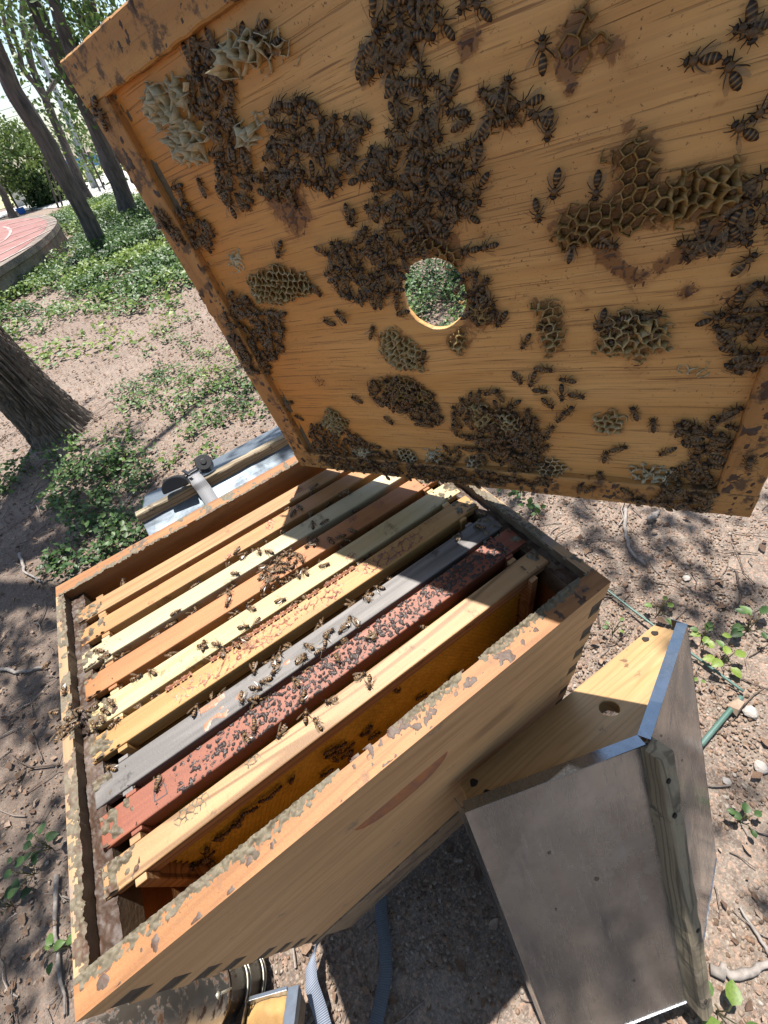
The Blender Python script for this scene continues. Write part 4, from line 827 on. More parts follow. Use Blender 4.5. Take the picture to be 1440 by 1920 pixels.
tone_ = np.clip(tone_, 0, 1.2); A2 = np.where(near, HC[0] + np.cos(aa) * Rr, A); B2_ = np.where(near, HC[1] + np.sin(aa) * Rr, B)
idx = np.arange(A.size).reshape(A.shape); sol_ = (~inside) | near; q = sol_[:-1, :-1] & sol_[1:, :-1] & sol_[:-1, 1:] & sol_[1:, 1:]; i, j = np.nonzero(q)
F1 = np.stack([idx[i, j], idx[i + 1, j], idx[i + 1, j + 1], idx[i, j + 1]], 1); nV = A.size
F2 = F1[:, ::-1] + nV
from collections import Counter
ec = Counter(); 
for k4 in range(4):
    for a_, b_ in zip(F1[:, k4], F1[:, (k4 + 1) % 4]): ec[(int(a_), int(b_))] += 1
rim = [(a_, b_) for (a_, b_) in ec if (b_, a_) not in ec]
F3 = np.array([(b_, a_, a_ + nV, b_ + nV) for a_, b_ in rim])
V = np.concatenate([np.stack([A2, B2_, np.full(A.shape, PZ)], -1).reshape(-1, 3), np.stack([A2, B2_, np.full(A.shape, PZ - 5.0)], -1).reshape(-1, 3)]) / 1000
mesh('panel', V, np.concatenate([F1, F2, F3]), ply(), cover, tone=np.concatenate([tone_.ravel()] * 2))
def rail(x0, y0, x1, y1, axis, mt):            # a rail with waney, chipped edges
    L = (x1 - x0) if axis == 0 else (y1 - y0); n = int(L / 4); W_ = (y1 - y0) if axis == 0 else (x1 - x0)
    cs = [(0, -14), (0, -1.2), (1.2, 0), (W_ * .33, .0), (W_ * .66, 0), (W_ - 1.2, 0), (W_, -1.2), (W_, -14)]; V = []; F = []; s_ = int(x0 + y0 * 3) % 97
    for i in range(n + 1):
        a_ = L * i / n
        for j, (c_, z_) in enumerate(cs):
            e = (vn(a_ * .09, c_ * .1, s_) - .5) * (1.6 if j in (1, 2, 5, 6) else .5) + (vn(a_ * .35, c_ * .3, s_ + 1) - .5) * .5; o_ = e * (.8 if j in (1, 2) else -.8 if j in (5, 6) else 0)
            p = (x0 + a_, y0 + c_ + o_, z_ + e * .4) if axis == 0 else (x0 + c_ + o_, y0 + a_, z_ + e * .4); V.append(p)
    k = len(cs)
    for i in range(n):
        for j in range(k): F.append((i * k + j, (i + 1) * k + j, (i + 1) * k + (j + 1) % k, i * k + (j + 1) % k))
    F += [tuple(range(k)), tuple(range(n * k, (n + 1) * k))[::-1]]; m = MB(); m.add(np.array(V) / 1000, F); return m.build('rail', mt, cover, smooth=False)
RW = 28.0
rail(0, 0, LL, RW - 1, 0, w_rail); rail(0, LW - RW + 1, LL, LW, 0, w_rail); rail(.6, RW - .8, RW, LW - RW + .8, 1, w_rail2); rail(LL - RW, RW - .8, LL - .6, LW - RW + .8, 1, w_rail2)
lt = lambda A, B, H: np.clip(.15 + .5 * fbm(A * .05, B * .05, 6) + (fbm(A * .3, B * .3, 9) - .5) * .6, 0, 1)
for nm, a0, a1, b0, b1, sd, th_ in [('propolis', 2, 506, 1, 27, 301, .60), ('propolis', 2, 506, 395, 420, 303, .62), ('propolis', 1, 27, 28, 394, 305, .60), ('propolis', 481, 507, 28, 394, 307, .53)]:
    crust(nm, gum_dark, cover, (0, 0, 0), (1, 0, 0), (0, 1, 0), (0, 0, 1), a0, a1, b0, b1, 1.2, lambda a, v, sd=sd, th_=th_: (fbm(a * .16, v * .13, sd, 4) - th_ - .045 - .06 * (fbm(a * .02, v * .04, sd + 5, 2) < .5)) * 7, lt)
# a dull gummed groove where panel meets the side rail, and thin dark smears on the panel
crust('propolis', gum, cover, (0, 0, PZ), (1, 0, 0), (0, 1, 0), (0, 0, 1), 27, 36, 28, 393, 1.1, lambda a, v: (fbm(a * .1, v * .05, 311, 3) - .40) * 5 * np.clip((35 - a) / 5, 0, 1), lambda A, B, H: .22 + .2 * fbm(A * .2, B * .1, 3))
def smear(a, v):
    s_ = np.zeros(a.shape)
    for (sx, sy), r_, q_ in ST: s_ += q_ * np.exp(-((a - sx) ** 2 + (v - sy) ** 2) / (r_ ** 2 * .55))
    j = fbm(a * .1, v * .1, 51, 3) * 1.5; f1, f2 = vor(a / 7.5 + j, v / 7.5 + j, 52, .9)
    rr_ = np.hypot(a - HC[0], v - HC[1])
    return ((.15 - (f2 - f1)) * 16 * np.clip(s_ * 1.3 - .15, 0, 1) * (.4 + fbm(a * .15, v * .15, 53)) - .45) * (rr_ > HR + 1)
crust('wax_smear', brown_wax, cover, (0, 0, PZ), (1, 0, 0), (0, 1, 0), (0, 0, 1), 32, 478, 30, 390, 1.15, smear, lambda A, B, H: np.clip(.35 - .12 * H + .4 * (fbm(A * .1, B * .1, 4) - .3), 0, 1))
wax_m = attr_mat('burr_wax', [(.14, .06, .02), (.36, .20, .06), (.58, .38, .14), (.74, .57, .28), (.90, .83, .63)], .38, .25, .35, bscale=220)
for ci, (poly, cell, hgt, tn0) in enumerate(CP):
    r = np.random.default_rng(500 + ci); s_ = cell / math.sqrt(3); pl = [tuple(q) for q in poly]; lo, hi = poly.min(0) - cell, poly.max(0) + cell; rot = r.uniform(0, 1.0); ce, se = math.cos(rot), math.sin(rot); mid = poly.mean(0); edges = {}; ext = np.linalg.norm(hi - lo); nn = int(ext / cell) + 2
    for iy in range(-nn, nn):
        for ix in range(-nn, nn):
            x = (ix + .5 * (iy % 2)) * cell; y = iy * s_ * 1.5; gx2, gy2 = mid[0] + x * ce - y * se, mid[1] + x * se + y * ce
            if polydist(np.array([gx2]), np.array([gy2]), pl)[0] < -cell * .15 * r.uniform(0, 1.5): continue
            vs_ = []
            for q in range(6): a_ = math.pi / 6 + q * math.pi / 3; X, Y = x + s_ * math.cos(a_), y + s_ * math.sin(a_); vs_.append((round(mid[0] + X * ce - Y * se, 2), round(mid[1] + X * se + Y * ce, 2)))
            for q in range(6):
                e_ = tuple(sorted([vs_[q], vs_[(q + 1) % 6]])); edges[e_] = edges.get(e_, 0) + 1
    V = []; F = []; T = []; jit = {}
    slant = np.array([r.normal(0, .25), r.normal(-.05, .2)]); base_z = PZ - .3
    def top_at(p):
        if p not in jit:
            d = float(polydist(np.array([p[0]]), np.array([p[1]]), pl)[0]); hh = hgt * (.30 + .70 * min(1, max(0, (d + 2) / 7))) * (r.uniform(.35, 1.35) if tn0 > .88 else 1) * (.55 + .75 * float(vn(p[0] * .12, p[1] * .12, 60 + ci))) * r.uniform(.75, 1.2)
            jj = .10 if tn0 < .88 else .24; bx, by = p[0] + r.normal(0, jj * cell), p[1] + r.normal(0, jj * cell); lean_ = slant * hh + (np.array(p) - mid) * .012 * hh; jit[p] = (np.array([bx, by]), np.array([bx, by]) + lean_, hh, r.normal(0, .07))
        return jit[p]
    for (pa, pb), cnt in edges.items():
        if cnt == 1 and r.uniform() < .35: continue
        (a0, a1, ha, ta), (b0, b1, hb, tb) = top_at(pa), top_at(pb); d = b0 - a0; L_ = np.linalg.norm(d); 
        if L_ < .1: continue
        nn_ = np.array([-d[1], d[0]]) / L_ * (.27 if tn0 < .88 else .16); half = r.uniform() < (.25 if cnt == 1 else .06)
        mid0 = (a0 + b0) / 2; mid1 = (a1 + b1) / 2 + r.normal(0, .3, 2); hm_ = (ha + hb) / 2 * r.uniform(.72, .98)
        prof = [(a0, a1, ha, ta), (mid0, mid1, hm_, (ta + tb) / 2), (b0, b1, hb, tb)]
        if half: prof = prof[:2]; prof[1] = (mid0, mid1, hm_ * .5, ta)
        k = len(V)
        for (p0, p1, h_, t_) in prof:
            for sg in (1, -1):
                V.append((*(p0 + nn_ * sg * .8), base_z)); V.append((*(p1 + nn_ * sg * 1.25), base_z + h_)); T += [tn0 - .14 + t_, tn0 + .16 + t_]
        for i_ in range(len(prof) - 1):
            o_ = k + i_ * 4; F += [(o_, o_ + 4, o_ + 5, o_ + 1), (o_ + 2, o_ + 3, o_ + 7, o_ + 6), (o_ + 1, o_ + 5, o_ + 7, o_ + 3)]
        e_ = k + (len(prof) - 1) * 4; F += [(k, k + 1, k + 3, k + 2), (e_, e_ + 2, e_ + 3, e_ + 1)]
    if F: mesh('burr_comb', np.array(V) / 1000, np.array(F), wax_m, cover, tone=np.clip(T, 0, 1))
# the small pale chip of wax sticking out of the side edge
m = MB(); m.add(np.array([(-1, 338, -6), (-9, 341, -5), (-13, 343, -5.5), (-9, 339, -7), (-1, 335, -8), (-6, 338, -4)]) / 1000, [(0, 1, 5), (1, 2, 3, 5), (0, 5, 3, 4)]); m.build('wax_chip', wax_m, cover, tone=[.95] * 6)
m = MB(); m.prism([(-5, 228), (1, 244), (3, 232), (2, 222), (-3, 222)], -9, -3, 2); m.v = [tuple(c / 1000 for c in p) for p in m.v]; m.build('splinter', w_rail2, cover)
# ------------------------------------------------------------------ gabled roofs
w_gable = wood('gable_pine', (.52, .34, .165), (.42, .25, .10), 0, .35, dirt=(.12, .07, .04), dirt_amt=.0, rough=.5, bump=.3, knots=.3)
w_batten = wood('weathered_batten', (.40, .33, .22), (.26, .20, .13), 1, .9, dirt=(.10, .08, .06), dirt_amt=.25, rough=.85, bump=1.0, knots=.6)
dark_hole = plain('nail_rot', (.03, .022, .018), .9)
def roof(label, mat4, Wd, Hh, L, front=True, metal=zinc):
    root = empty('hive_roof', mat4, label, 'hive roof', 'gabled metal hive roofs'); t = .0012; hw = Wd / 2; ov = .006
    sl = math.hypot(hw, Hh); ca, sa = hw / sl, Hh / sl
    for s in (1, -1):                          # each sheet: slope, folded eave and folded gable lip
        m = MB(); N_ = np.array([s * sa, 0, ca]); D = np.array([s * ca, 0, -sa]); R0 = np.array([0, 0, Hh]) + N_ * .0006
        def P(u, y, h): return tuple(R0 + D * u + N_ * h + np.array([0, y, 0]))
        ny, nu = 24, 12; V = []; F = []
        for lay in (0, t):
            for i in range(ny + 1):
                for j in range(nu + 1):
                    y = -ov + (L + 2 * ov) * i / ny; u = (sl + ov) * j / nu; b_ = (fbm(np.array([i * .35 + 7 * s]), np.array([j * .5]), 61)[0] - .5) * .009 * math.sin(math.pi * i / ny) * math.sin(math.pi * j / nu)
                    V.append(P(u, y, lay + b_))
        k = (ny + 1) * (nu + 1)
        for i in range(ny):
            for j in range(nu):
                a_ = i * (nu + 1) + j; F += [(a_, a_ + 1, a_ + nu + 2, a_ + nu + 1), (k + a_, k + a_ + nu + 1, k + a_ + nu + 2, k + a_ + 1)]
        m.add(V, F)
        e = sl + ov                            # eave fold
        q = np.array(P(e, 0, 0)); m.add([(q[0], -ov, q[2] + t), (q[0] + s * t, -ov, q[2] + t), (q[0] + s * t, -ov, q[2] - .022), (q[0], -ov, q[2] - .022), (q[0], L + ov, q[2] + t), (q[0] + s * t, L + ov, q[2] + t), (q[0] + s * t, L + ov, q[2] - .022), (q[0], L + ov, q[2] - .022)], [(0, 1, 2, 3), (4, 7, 6, 5), (0, 4, 5, 1), (1, 5, 6, 2), (2, 6, 7, 3), (3, 7, 4, 0)])
        for y0, y1 in ((-ov - t, -ov), (L + ov, L + ov + t)):
            c_ = [P(.004, 0, t + .001), P(e, 0, t + .001), P(e, 0, -.012), P(.004, 0, -.012)]
            m.add([(p[0], y0, p[2]) for p in c_] + [(p[0], y1, p[2]) for p in c_], [(0, 1, 2, 3), (4, 7, 6, 5), (0, 4, 5, 1), (1, 5, 6, 2), (2, 6, 7, 3), (3, 7, 4, 0)])
        o = m.build('metal_sheet', metal, root, smooth=False); o.data.polygons.foreach_set('use_smooth', np.array([abs(Vector(p.normal).dot(Vector(N_))) > .97 for p in o.data.polygons]))
    # gable boards and side skirts underneath
    g = .008; sk = -.040; pol = [(-hw + .012, sk), (hw - .012, sk), (hw - .006, -.006), (0, Hh - .009), (-hw + .006, -.006)]
    for y0 in (.002, L - .021):
        m = MB(); m.prism(pol, y0, y0 + .019, 1); o = m.build('gable_board', w_gable, root)
        if front and y0 < .1:
            bm = bmesh.new(); bmesh.ops.create_cone(bm, cap_ends=True, segments=40, radius1=.0125, radius2=.0125, depth=.1, matrix=Matrix.Rotation(math.pi / 2, 4, 'X')); me = bpy.data.meshes.new('cut'); bm.to_mesh(me); bm.free(); c = bpy.data.objects.new('cut', me); COL.objects.link(c); c.parent = root; c.location = (-.018, .01, .012)
            md = o.modifiers.new('b', 'BOOLEAN'); md.object = c; md.solver = 'EXACT'; bpy.context.view_layer.update()
            nm = bpy.data.meshes.new_from_object(o.evaluated_get(bpy.context.evaluated_depsgraph_get())); o.modifiers.clear(); o.data = nm; nm.name = 'gable_board'; bpy.data.objects.remove(c)
            m = MB(); hx, hz = -.018, .012       # wire mesh behind the vent hole
            for q in np.arange(-.011, .0115, .0028):
                hl = math.sqrt(max(0, .0124 ** 2 - q * q)); m.box((hx + q - .0003, .0195, hz - hl), (hx + q + .0003, .0201, hz + hl)); m.box((hx - hl, .0188, hz + q - .0003), (hx + hl, .0194, hz + q + .0003))
            m.build('vent_mesh', bpy.data.materials['grey_steel'], root)
            for x, z in ((hw - .026, -.028), (hw - .030, -.006), (-hw + .030, -.028), (-hw + .05, -.030)):
                m = MB(); m.prism([(x + .005 * math.cos(a_) * (1 + .25 * math.sin(3 * a_)), z + .005 * math.sin(a_)) for a_ in np.linspace(0, 6.28, 13)[:-1]], .0004, .003, 1); m.build('nail_hole', dark_hole, root)
        b = o.modifiers.new('bevel', 'BEVEL'); b.width = .0015; b.segments = 2; b.limit_method = 'ANGLE'
    for s in (1, -1): m = MB(); xa, xb = sorted((s * (hw - .012), s * (hw - .030))); m.box((xa, .0215, sk), (xb, L - .0215, -.008)); m.build('side_board', w_gable, root)
    m = MB(); bw = .0115; hb = .022              # ridge batten, notched over the ridge, slightly worn
    n = 40; V = []; F = []; cs = [(-bw, -.004), (bw, -.004), (bw, hb - .003), (bw - .003, hb), (-bw + .002, hb + .001), (-bw, hb - .003)]
    for i in range(n + 1):
        y = -.004 + (L + .012) * i / n
        for j, (cx_, cz_) in enumerate(cs): V.append((cx_ + (vn(i * .5, j * 3.1, 5) - .5) * .003, y, Hh + .001 + cz_ + (vn(i * .7, j * 2.3, 6) - .5) * .0025 * (cz_ > 0)))
    for i in range(n): F += [(i * 6 + j, i * 6 + (j + 1) % 6, (i + 1) * 6 + (j + 1) % 6, (i + 1) * 6 + j) for j in range(6)]
    F += [tuple(range(6)), tuple(range(n * 6, n * 6 + 6))[::-1]]; m.add(V, F); m.build('ridge_batten', w_batten, root)
    if front:
        for x, y in ((.005, .09), (-.003, .33), (.004, .50), (.006, .03)): m = MB(); m.tube([(x, y, Hh + hb - .002), (x, y, Hh + hb + .0028)], .0034, 10); m.build('nail', dark_hole, root)
        for s, u, y, rr_ in ((1, .33, .11, .0022), (1, .55, .19, .0032), (1, .27, .22, .002), (1, .62, .44, .002), (-1, .5, .15, .0022), (-1, .8, .03, .0022)):
            q = np.array([0, 0, Hh]) + np.array([s * ca, 0, -sa]) * sl * (1 - u) + np.array([s * sa, 0, ca]) * .0022; m = MB(); nn = 8
            m.add([tuple(q + np.array([s * ca, 0, -sa]) * math.cos(a_) * rr_ * rng.uniform(.6, 1.3) + np.array([0, 1, 0]) * math.sin(a_) * rr_ * rng.uniform(.6, 1.4) + np.array([0, y, 0])) for a_ in np.linspace(0, 6.28, nn + 1)[:-1]] + [tuple(q + np.array([s * sa * .0006, y, ca * .0006]))], [(i, (i + 1) % nn, nn) for i in range(nn)]); m.build('pitch_spot', dark_hole, root)
    return root
RQ = np.array([[-0.99066348, -0.12659321, 0.0505967], [0.01661853, -0.48050262, -0.87683582], [0.13531331, -0.86780838, 0.47812019]]); RO = (.5, -.041, TOP - .267)
roof('galvanised gable roof leaning on edge against the hive, bare pine gable with a round vent uppermost', Matrix([[*RQ[i], RO[i]] for i in range(3)] + [[0, 0, 0, 1]]), .426, .076, .540)
hb_y, hb_z = .915, TOP - .300
roof('galvanised gable roof of the neighbouring hive, strapped down, behind the far long wall', Matrix.Translation((.555, hb_y, hb_z - .076)) @ Matrix.Rotation(math.pi / 2, 4, 'Z'), .430, .076, .540, False, zinc2)
nb = empty('hive_box', Matrix.Translation((.555 - .524, hb_y - .205, hb_z - .076 - .041 - .243)), 'pine box of the neighbouring hive under the strapped metal roof', 'hive box', 'stacked hive boxes')
MB().box((0, 0, 0), (.508, .0195, .243)).build('wall', w_out, nb); MB().box((0, .3905, 0), (.508, .410, .243)).build('wall', w_out, nb)
MB().box((0, .0197, 0), (.0195, .3903, .243)).build('wall', w_end, nb); MB().box((.4885, .0197, 0), (.508, .3903, .243)).build('wall', w_end, nb)
zz = hb_z - .076 - .041 - .2435; s2 = empty('hive_stand', (.28, hb_y, 0), 'low stand carrying the neighbouring strapped hive', 'stand'); MB().box((-.255, -.21, zz - .02), (.265, .21, zz)).build('bottom_board', w_stand, s2)
for x in (-.22, .16):
    for y in (-.17, .10): MB().box((x, y, 0), (x + .07, y + .07, zz - .0205)).build('leg', w_stand, s2)

# ------------------------------------------------------------------ webbing straps
def web_mat(name, c, c2):
    t = NT(name); o = t.obj(); a = t.n('Attribute', attribute_name='tone').outputs['Fac']
    r = t.ramp(t.mul(t.mul(a, 6.2832), None, 'SINE'), -.6, .8); t.col(t.mix(r, c, c2)); t.rough(.7); t.bump(r, .6, .001); return t.m
grey_web = web_mat('grey_webbing', (.14, .16, .20), (.30, .34, .42)); slate_web = web_mat('dark_slate_webbing', (.075, .085, .10), (.10, .115, .135)); buckle_m = plain('black_plastic', (.012, .012, .014), .4, vscale=20, bump=.1)
def ribbon(name, P, wdt, mat, side, parent=None, pitch=.0032, thick=.0016, **kw):
    P = curve(P, 70); side = curve(side, 70); d = np.r_[0, np.cumsum(np.linalg.norm(np.diff(P, axis=0), axis=1))]; n = int(d[-1] / pitch * 4); t = np.linspace(0, d[-1], n); Q = np.stack([np.interp(t, d, P[:, i]) for i in range(3)], -1); S_ = np.stack([np.interp(t, d, side[:, i]) for i in range(3)], -1); S_ /= np.linalg.norm(S_, axis=1)[:, None]
    T_ = np.gradient(Q, axis=0); T_ /= np.linalg.norm(T_, axis=1)[:, None]; N_ = np.cross(S_, T_); V = np.concatenate([Q + S_ * wdt / 2, Q - S_ * wdt / 2, Q + S_ * wdt / 2 - N_ * thick, Q - S_ * wdt / 2 - N_ * thick]); i = np.arange(n - 1)
    F = np.concatenate([np.stack(q, 1) for q in ((i, i + 1, n + i + 1, n + i), (2 * n + i, 3 * n + i, 3 * n + i + 1, 2 * n + i + 1), (i, 2 * n + i, 2 * n + i + 1, i + 1), (n + i, n + i + 1, 3 * n + i + 1, 3 * n + i))])
    return mesh(name, V, F, mat, parent, tone=np.tile(t / pitch, 4), smooth=True, **kw)
g_ = lambda x, y, z: (x / 1000, y / 1000, (z + GZ) / 1000)
ribbon('webbing_strap', [g_(20, 60, -772), g_(-40, 45, -768), g_(-72, 26, -745), g_(-92, 8, -735), g_(-106, -20, -740), g_(-112, -55, -760), g_(-118, -80, -772), g_(-128, -140, -776)], .027, grey_web, [(.1, 1, 1.2), (.3, .9, .9), (.75, .5, .25), (.95, .25, .1), (1, .1, .05), (1, -.1, .1), (.95, -.2, .1), (.9, -.3, .1)], label='twisted blue grey ribbed strap lying on gravel next to the smoker', cat='strap', group='webbing straps')
ribbon('webbing_strap', [g_(95, 60, -776), g_(70, 20, -774), g_(50, -10, -774), g_(36, -45, -774), g_(18, -78, -774), g_(-12, -105, -775), g_(-38, -124, -776), g_(-80, -150, -777)], .025, slate_web, [(.9, -.4, 0), (.9, -.4, 0), (.93, -.35, 0), (.93, -.35, 0), (.85, -.5, 0), (.7, -.7, 0), (.65, -.75, 0), (.6, -.8, 0)], label='flat dark slate strap curving from under the hive across shaded gravel', cat='strap', group='webbing straps')
# strap over the neighbouring roof with its folded black cam buckle
yb, zb_ = hb_y, hb_z + .030; st = empty('roof_strap', (.175, yb, zb_), 'grey strap with a black buckle pulled over the neighbouring hive roof', 'strap', 'webbing straps')
ribbon('webbing', [(.010, -.24, -.14), (.010, -.215, -.094), (.008, -.12, -.058), (.006, -.03, -.016), (.004, -.018, .0025), (0, .018, .0035), (-.002, .03, -.012), (-.006, .12, -.058), (-.008, .215, -.094), (-.008, .24, -.14)], .036, web_mat('pale_webbing', (.24, .24, .25), (.32, .32, .33)), [(1, .03, 0)] * 10, st)
D_ = [(.028 * math.cos(a_), .034 * math.sin(a_)) for a_ in np.linspace(-1.57, 1.57, 12)] + [(-.006, .034), (-.006, -.034)]
m = MB(); m.prism([(q[1], q[0]) for q in D_], 0, .028, 1); o = m.build('buckle', buckle_m, st, bevel=.003); o.location = (-.046, .006, .006); o.rotation_euler = (.5, 0, 3.0)
m = MB(); m.add(*tube_geo([(0, -.016, 0), (0, .016, 0)], .022, 24)); m.add(*tube_geo([(0, -.0185, 0), (0, -.0165, 0)], .008, 14)); o = m.build('strap_roll', buckle_m, st, bevel=.0015); o.location = (.040, .030, .012); o.rotation_euler = (-.9, 0, .1)
m = MB(); m.box((-.03, -.004, 0), (.05, .010, .006)); m.box((-.004, -.016, .0062), (.004, .020, .012)); o = m.build('cam_lever', buckle_m, st, bevel=.0015); o.location = (-.01, .020, .008); o.rotation_euler = (.0, .1, .3)

# ------------------------------------------------------------------ smoker
sm_m = metal_mat('speckled_tin', (.62, .60, .55), .42, False, rust=.45); soot = metal_mat('sooty_tin', (.045, .035, .03), .35, False, rust=.1); wire = plain('cream_wire', (.62, .60, .50), .4, metal=.6, vscale=30)
SX, SY = -.232, .060; sm = empty('smoker', (SX, SY, 0), 'bee smoker with speckled tin hood, sooty can and ring guards, beside the hive corner', 'smoker')
def lathe(prof, n=56, seed=0):
    V = []; F = []
    for i, (r_, z_) in enumerate(prof): V += [(r_ * math.cos(2 * math.pi * j / n), r_ * math.sin(2 * math.pi * j / n), z_) for j in range(n)]
    for i in range(len(prof) - 1): F += [(i * n + j, i * n + (j + 1) % n, (i + 1) * n + (j + 1) % n, (i + 1) * n + j) for j in range(n)]
    return V, F
m = MB(); m.add(*lathe([(0, .012), (.047, .012), (.049, .016), (.049, .165), (.0505, .168), (.0505, .174), (.049, .177), (.049, .186), (.046, .187)])); m.build('fire_can', soot, sm, smooth=True)
m = MB(); m.add(*lathe([(.0515, .180), (.0535, .182), (.0535, .188), (.0515, .190), (.0515, .30), (.0515, .335), (.043, .375), (.030, .415), (.019, .445), (.014, .460), (.012, .460), (.017, .442)])); m.build('hood', sm_m, sm, smooth=True)
for z_ in (.030, .040, .098, .110):
    a = np.linspace(0, 2 * math.pi, 49); m = MB(); m.tube([(.0515 * math.cos(q), .0515 * math.sin(q), z_) for q in a], .0016, 6, False); m.build('guard_ring', wire, sm, smooth=True)
for q in (.3, 2.4, 4.5):
    m = MB(); m.tube([(.053 * math.cos(q), .053 * math.sin(q), 0), (.053 * math.cos(q), .053 * math.sin(q), .12)], .0015, 6); m.build('guard_wire', wire, sm)
m = MB(); a0 = -.35; p = np.array([math.cos(a0), math.sin(a0), 0]); m.tube([p * .0535 + (0, 0, .186), p * .056 + (0, 0, .200), p * .054 + (0, 0, .214), p * .050 + (0, 0, .220), p * .054 + (.004, 0, .216), p * .056 + (.006, 0, .200), p * .054 + (.005, 0, .190)], .0013, 6); m.build('latch_wire', wire, sm, smooth=True)
m = MB(); m.add(*[[tuple(p * .0515 + np.array([x * .006, y * .006 + 0, .222 + z * .006])) for x, y, z in [(1, 0, 0), (-1, 0, 0), (0, 1, 0), (0, -1, 0), (0, 0, 1), (0, 0, -1)]], [(0, 2, 4), (2, 1, 4), (1, 3, 4), (3, 0, 4), (2, 0, 5), (1, 2, 5), (3, 1, 5), (0, 3, 5)]]); m.build('rivet', wire, sm, smooth=True)
# bellows: metal edged boards with puffed leather
u = np.array([.93, -.37, 0]); v = np.array([-.23, -.78, .60]); v -= u * (u @ v); v /= np.linalg.norm(v); n = np.cross(v, u) * -1
if n[2] < 0: n = -n
Bo = np.array([-.205, .030, .105]) - np.array([SX, SY, 0])
def bp_(a, b_, c): return tuple(Bo + u * a + v * b_ + n * c)
nx, ny = 26, 34; V = []; F = []
for j in range(ny + 1):
    for i in range(nx + 1):
        a, b_ = .014 + .072 * i / nx, .006 + .155 * j / ny; e = (math.sin(math.pi * i / nx) ** .6) * (math.sin(math.pi * min(1, (j + .8) / ny * 1.0)) ** .4); fold = abs(((j / ny * 3.0 + .25 * abs(i / nx - .5)) % 1) - .5) * 2
        V.append(bp_(a, b_, -.010 + .016 * e * (.55 + .45 * fold) + (float(fbm(i * .3, j * .3, 77)) - .5) * .004))
F = [(j * (nx + 1) + i, j * (nx + 1) + i + 1, (j + 1) * (nx + 1) + i + 1, (j + 1) * (nx + 1) + i) for j in range(ny) for i in range(nx)]
mesh('bellows', V, F, plain('golden_leather', (.50, .31, .12), .38, vscale=35, c2=(.34, .20, .08), bump=.5, bdist=.001), sm, smooth=True)
def bar(a0, a1, b0, b1, c0, c1, name, mt, bev=.0008):
    m = MB(); m.add([bp_(a, b_, c) for c in (c0, c1) for a, b_ in ((a0, b0), (a1, b0), (a1, b1), (a0, b1))], [(0, 3, 2, 1), (4, 5, 6, 7), (0, 1, 5, 4), (1, 2, 6, 5), (2, 3, 7, 6), (3, 0, 4, 7)]); m.build(name, mt, sm, bevel=bev)
tinm = metal_mat('edging_tin', (.60, .62, .64), .35, True, rust=.15)
bar(0, .013, 0, .165, -.012, .003, 'metal_edging', tinm); bar(.087, .108, 0, .165, -.016, .000, 'metal_edging', tinm); bar(.0132, .0868, -.001, .0055, -.011, .0026, 'metal_edging', tinm)
bar(.001, .107, .001, .164, -.045, -.0165, 'board', w_stand); bar(.02, .075, .04, .12, -.075, -.0452, 'bracket', soot)
# ------------------------------------------------------------------ green metal rods on the gravel
rodm = plain('green_painted_rod', (.06, .13, .10), .4, vscale=30, c2=(.10, .17, .15))
for pts, r_, lab in [([(1118, 1096), (1190, 1152), (1262, 1206), (1330, 1256), (1390, 1300)], .0035, 'long thin dark green rod lying on the gravel beyond the leaning roof'),
                     ([(1386, 1310), (1350, 1352), (1310, 1400)], .0055, 'shorter green rod with chipped coating, meeting the long rod near a corner')]:
    P = curve([gp(*p) for p in pts], 30); P[:, 2] = terrain(P[:, 0], P[:, 1]).max() * .6 + .012; m = MB(); m.tube(P, r_, 8); m.build('green_rod', rodm, label=lab, cat='rod', group='green rods on the gravel', smooth=True)
c = gp(1376, 1328); m = MB(); m.add([(c[0] + x, c[1] + y, .012 + z) for x, y, z in [(-.02, -.012, 0), (.02, -.008, 0), (.024, .010, .002), (-.012, .014, 0), (-.012, -.006, .016), (.012, -.004, .020), (.010, .008, .015)]], [(0, 1, 2, 3), (0, 1, 5, 4), (1, 2, 6, 5), (2, 3, 6), (3, 0, 4), (4, 5, 6), (3, 4, 6)]); m.build('stone', plain('pale_brown_stone', (.38, .28, .20), .9, vscale=50), label='knobbly brown stone lodged against the shorter green rod', cat='stone')
for (px, py, s_, lab) in [(1288, 1083, .020, 'whitish pebble on shaded soil under the cover corner'), (1405, 1338, .030, 'pale stone on sunlit gravel outside the meeting of the green rods'), (1362, 1465, .016, 'small buff stone beside the roof slope'), (1425, 1440, .026, 'white stone on the gravel at the picture edge')]:
    c = gp(px, py); r = np.random.default_rng(px); bm = bmesh.new(); bmesh.ops.create_icosphere(bm, subdivisions=2, radius=s_ / 2)
    for q in bm.verts: q.co *= 1 + r.uniform(-.16, .16); q.co.z *= .6
    me = bpy.data.meshes.new('stone'); bm.to_mesh(me); bm.free(); me.materials.append(plain('white_stone', (.44, .40, .36), .85, vscale=60) if 'white_stone' not in bpy.data.materials else bpy.data.materials['white_stone']); o = bpy.data.objects.new('stone', me); put(o, None, lab, 'stone'); o.location = (c[0], c[1], float(terrain(c[0], c[1])) + s_ * .25)

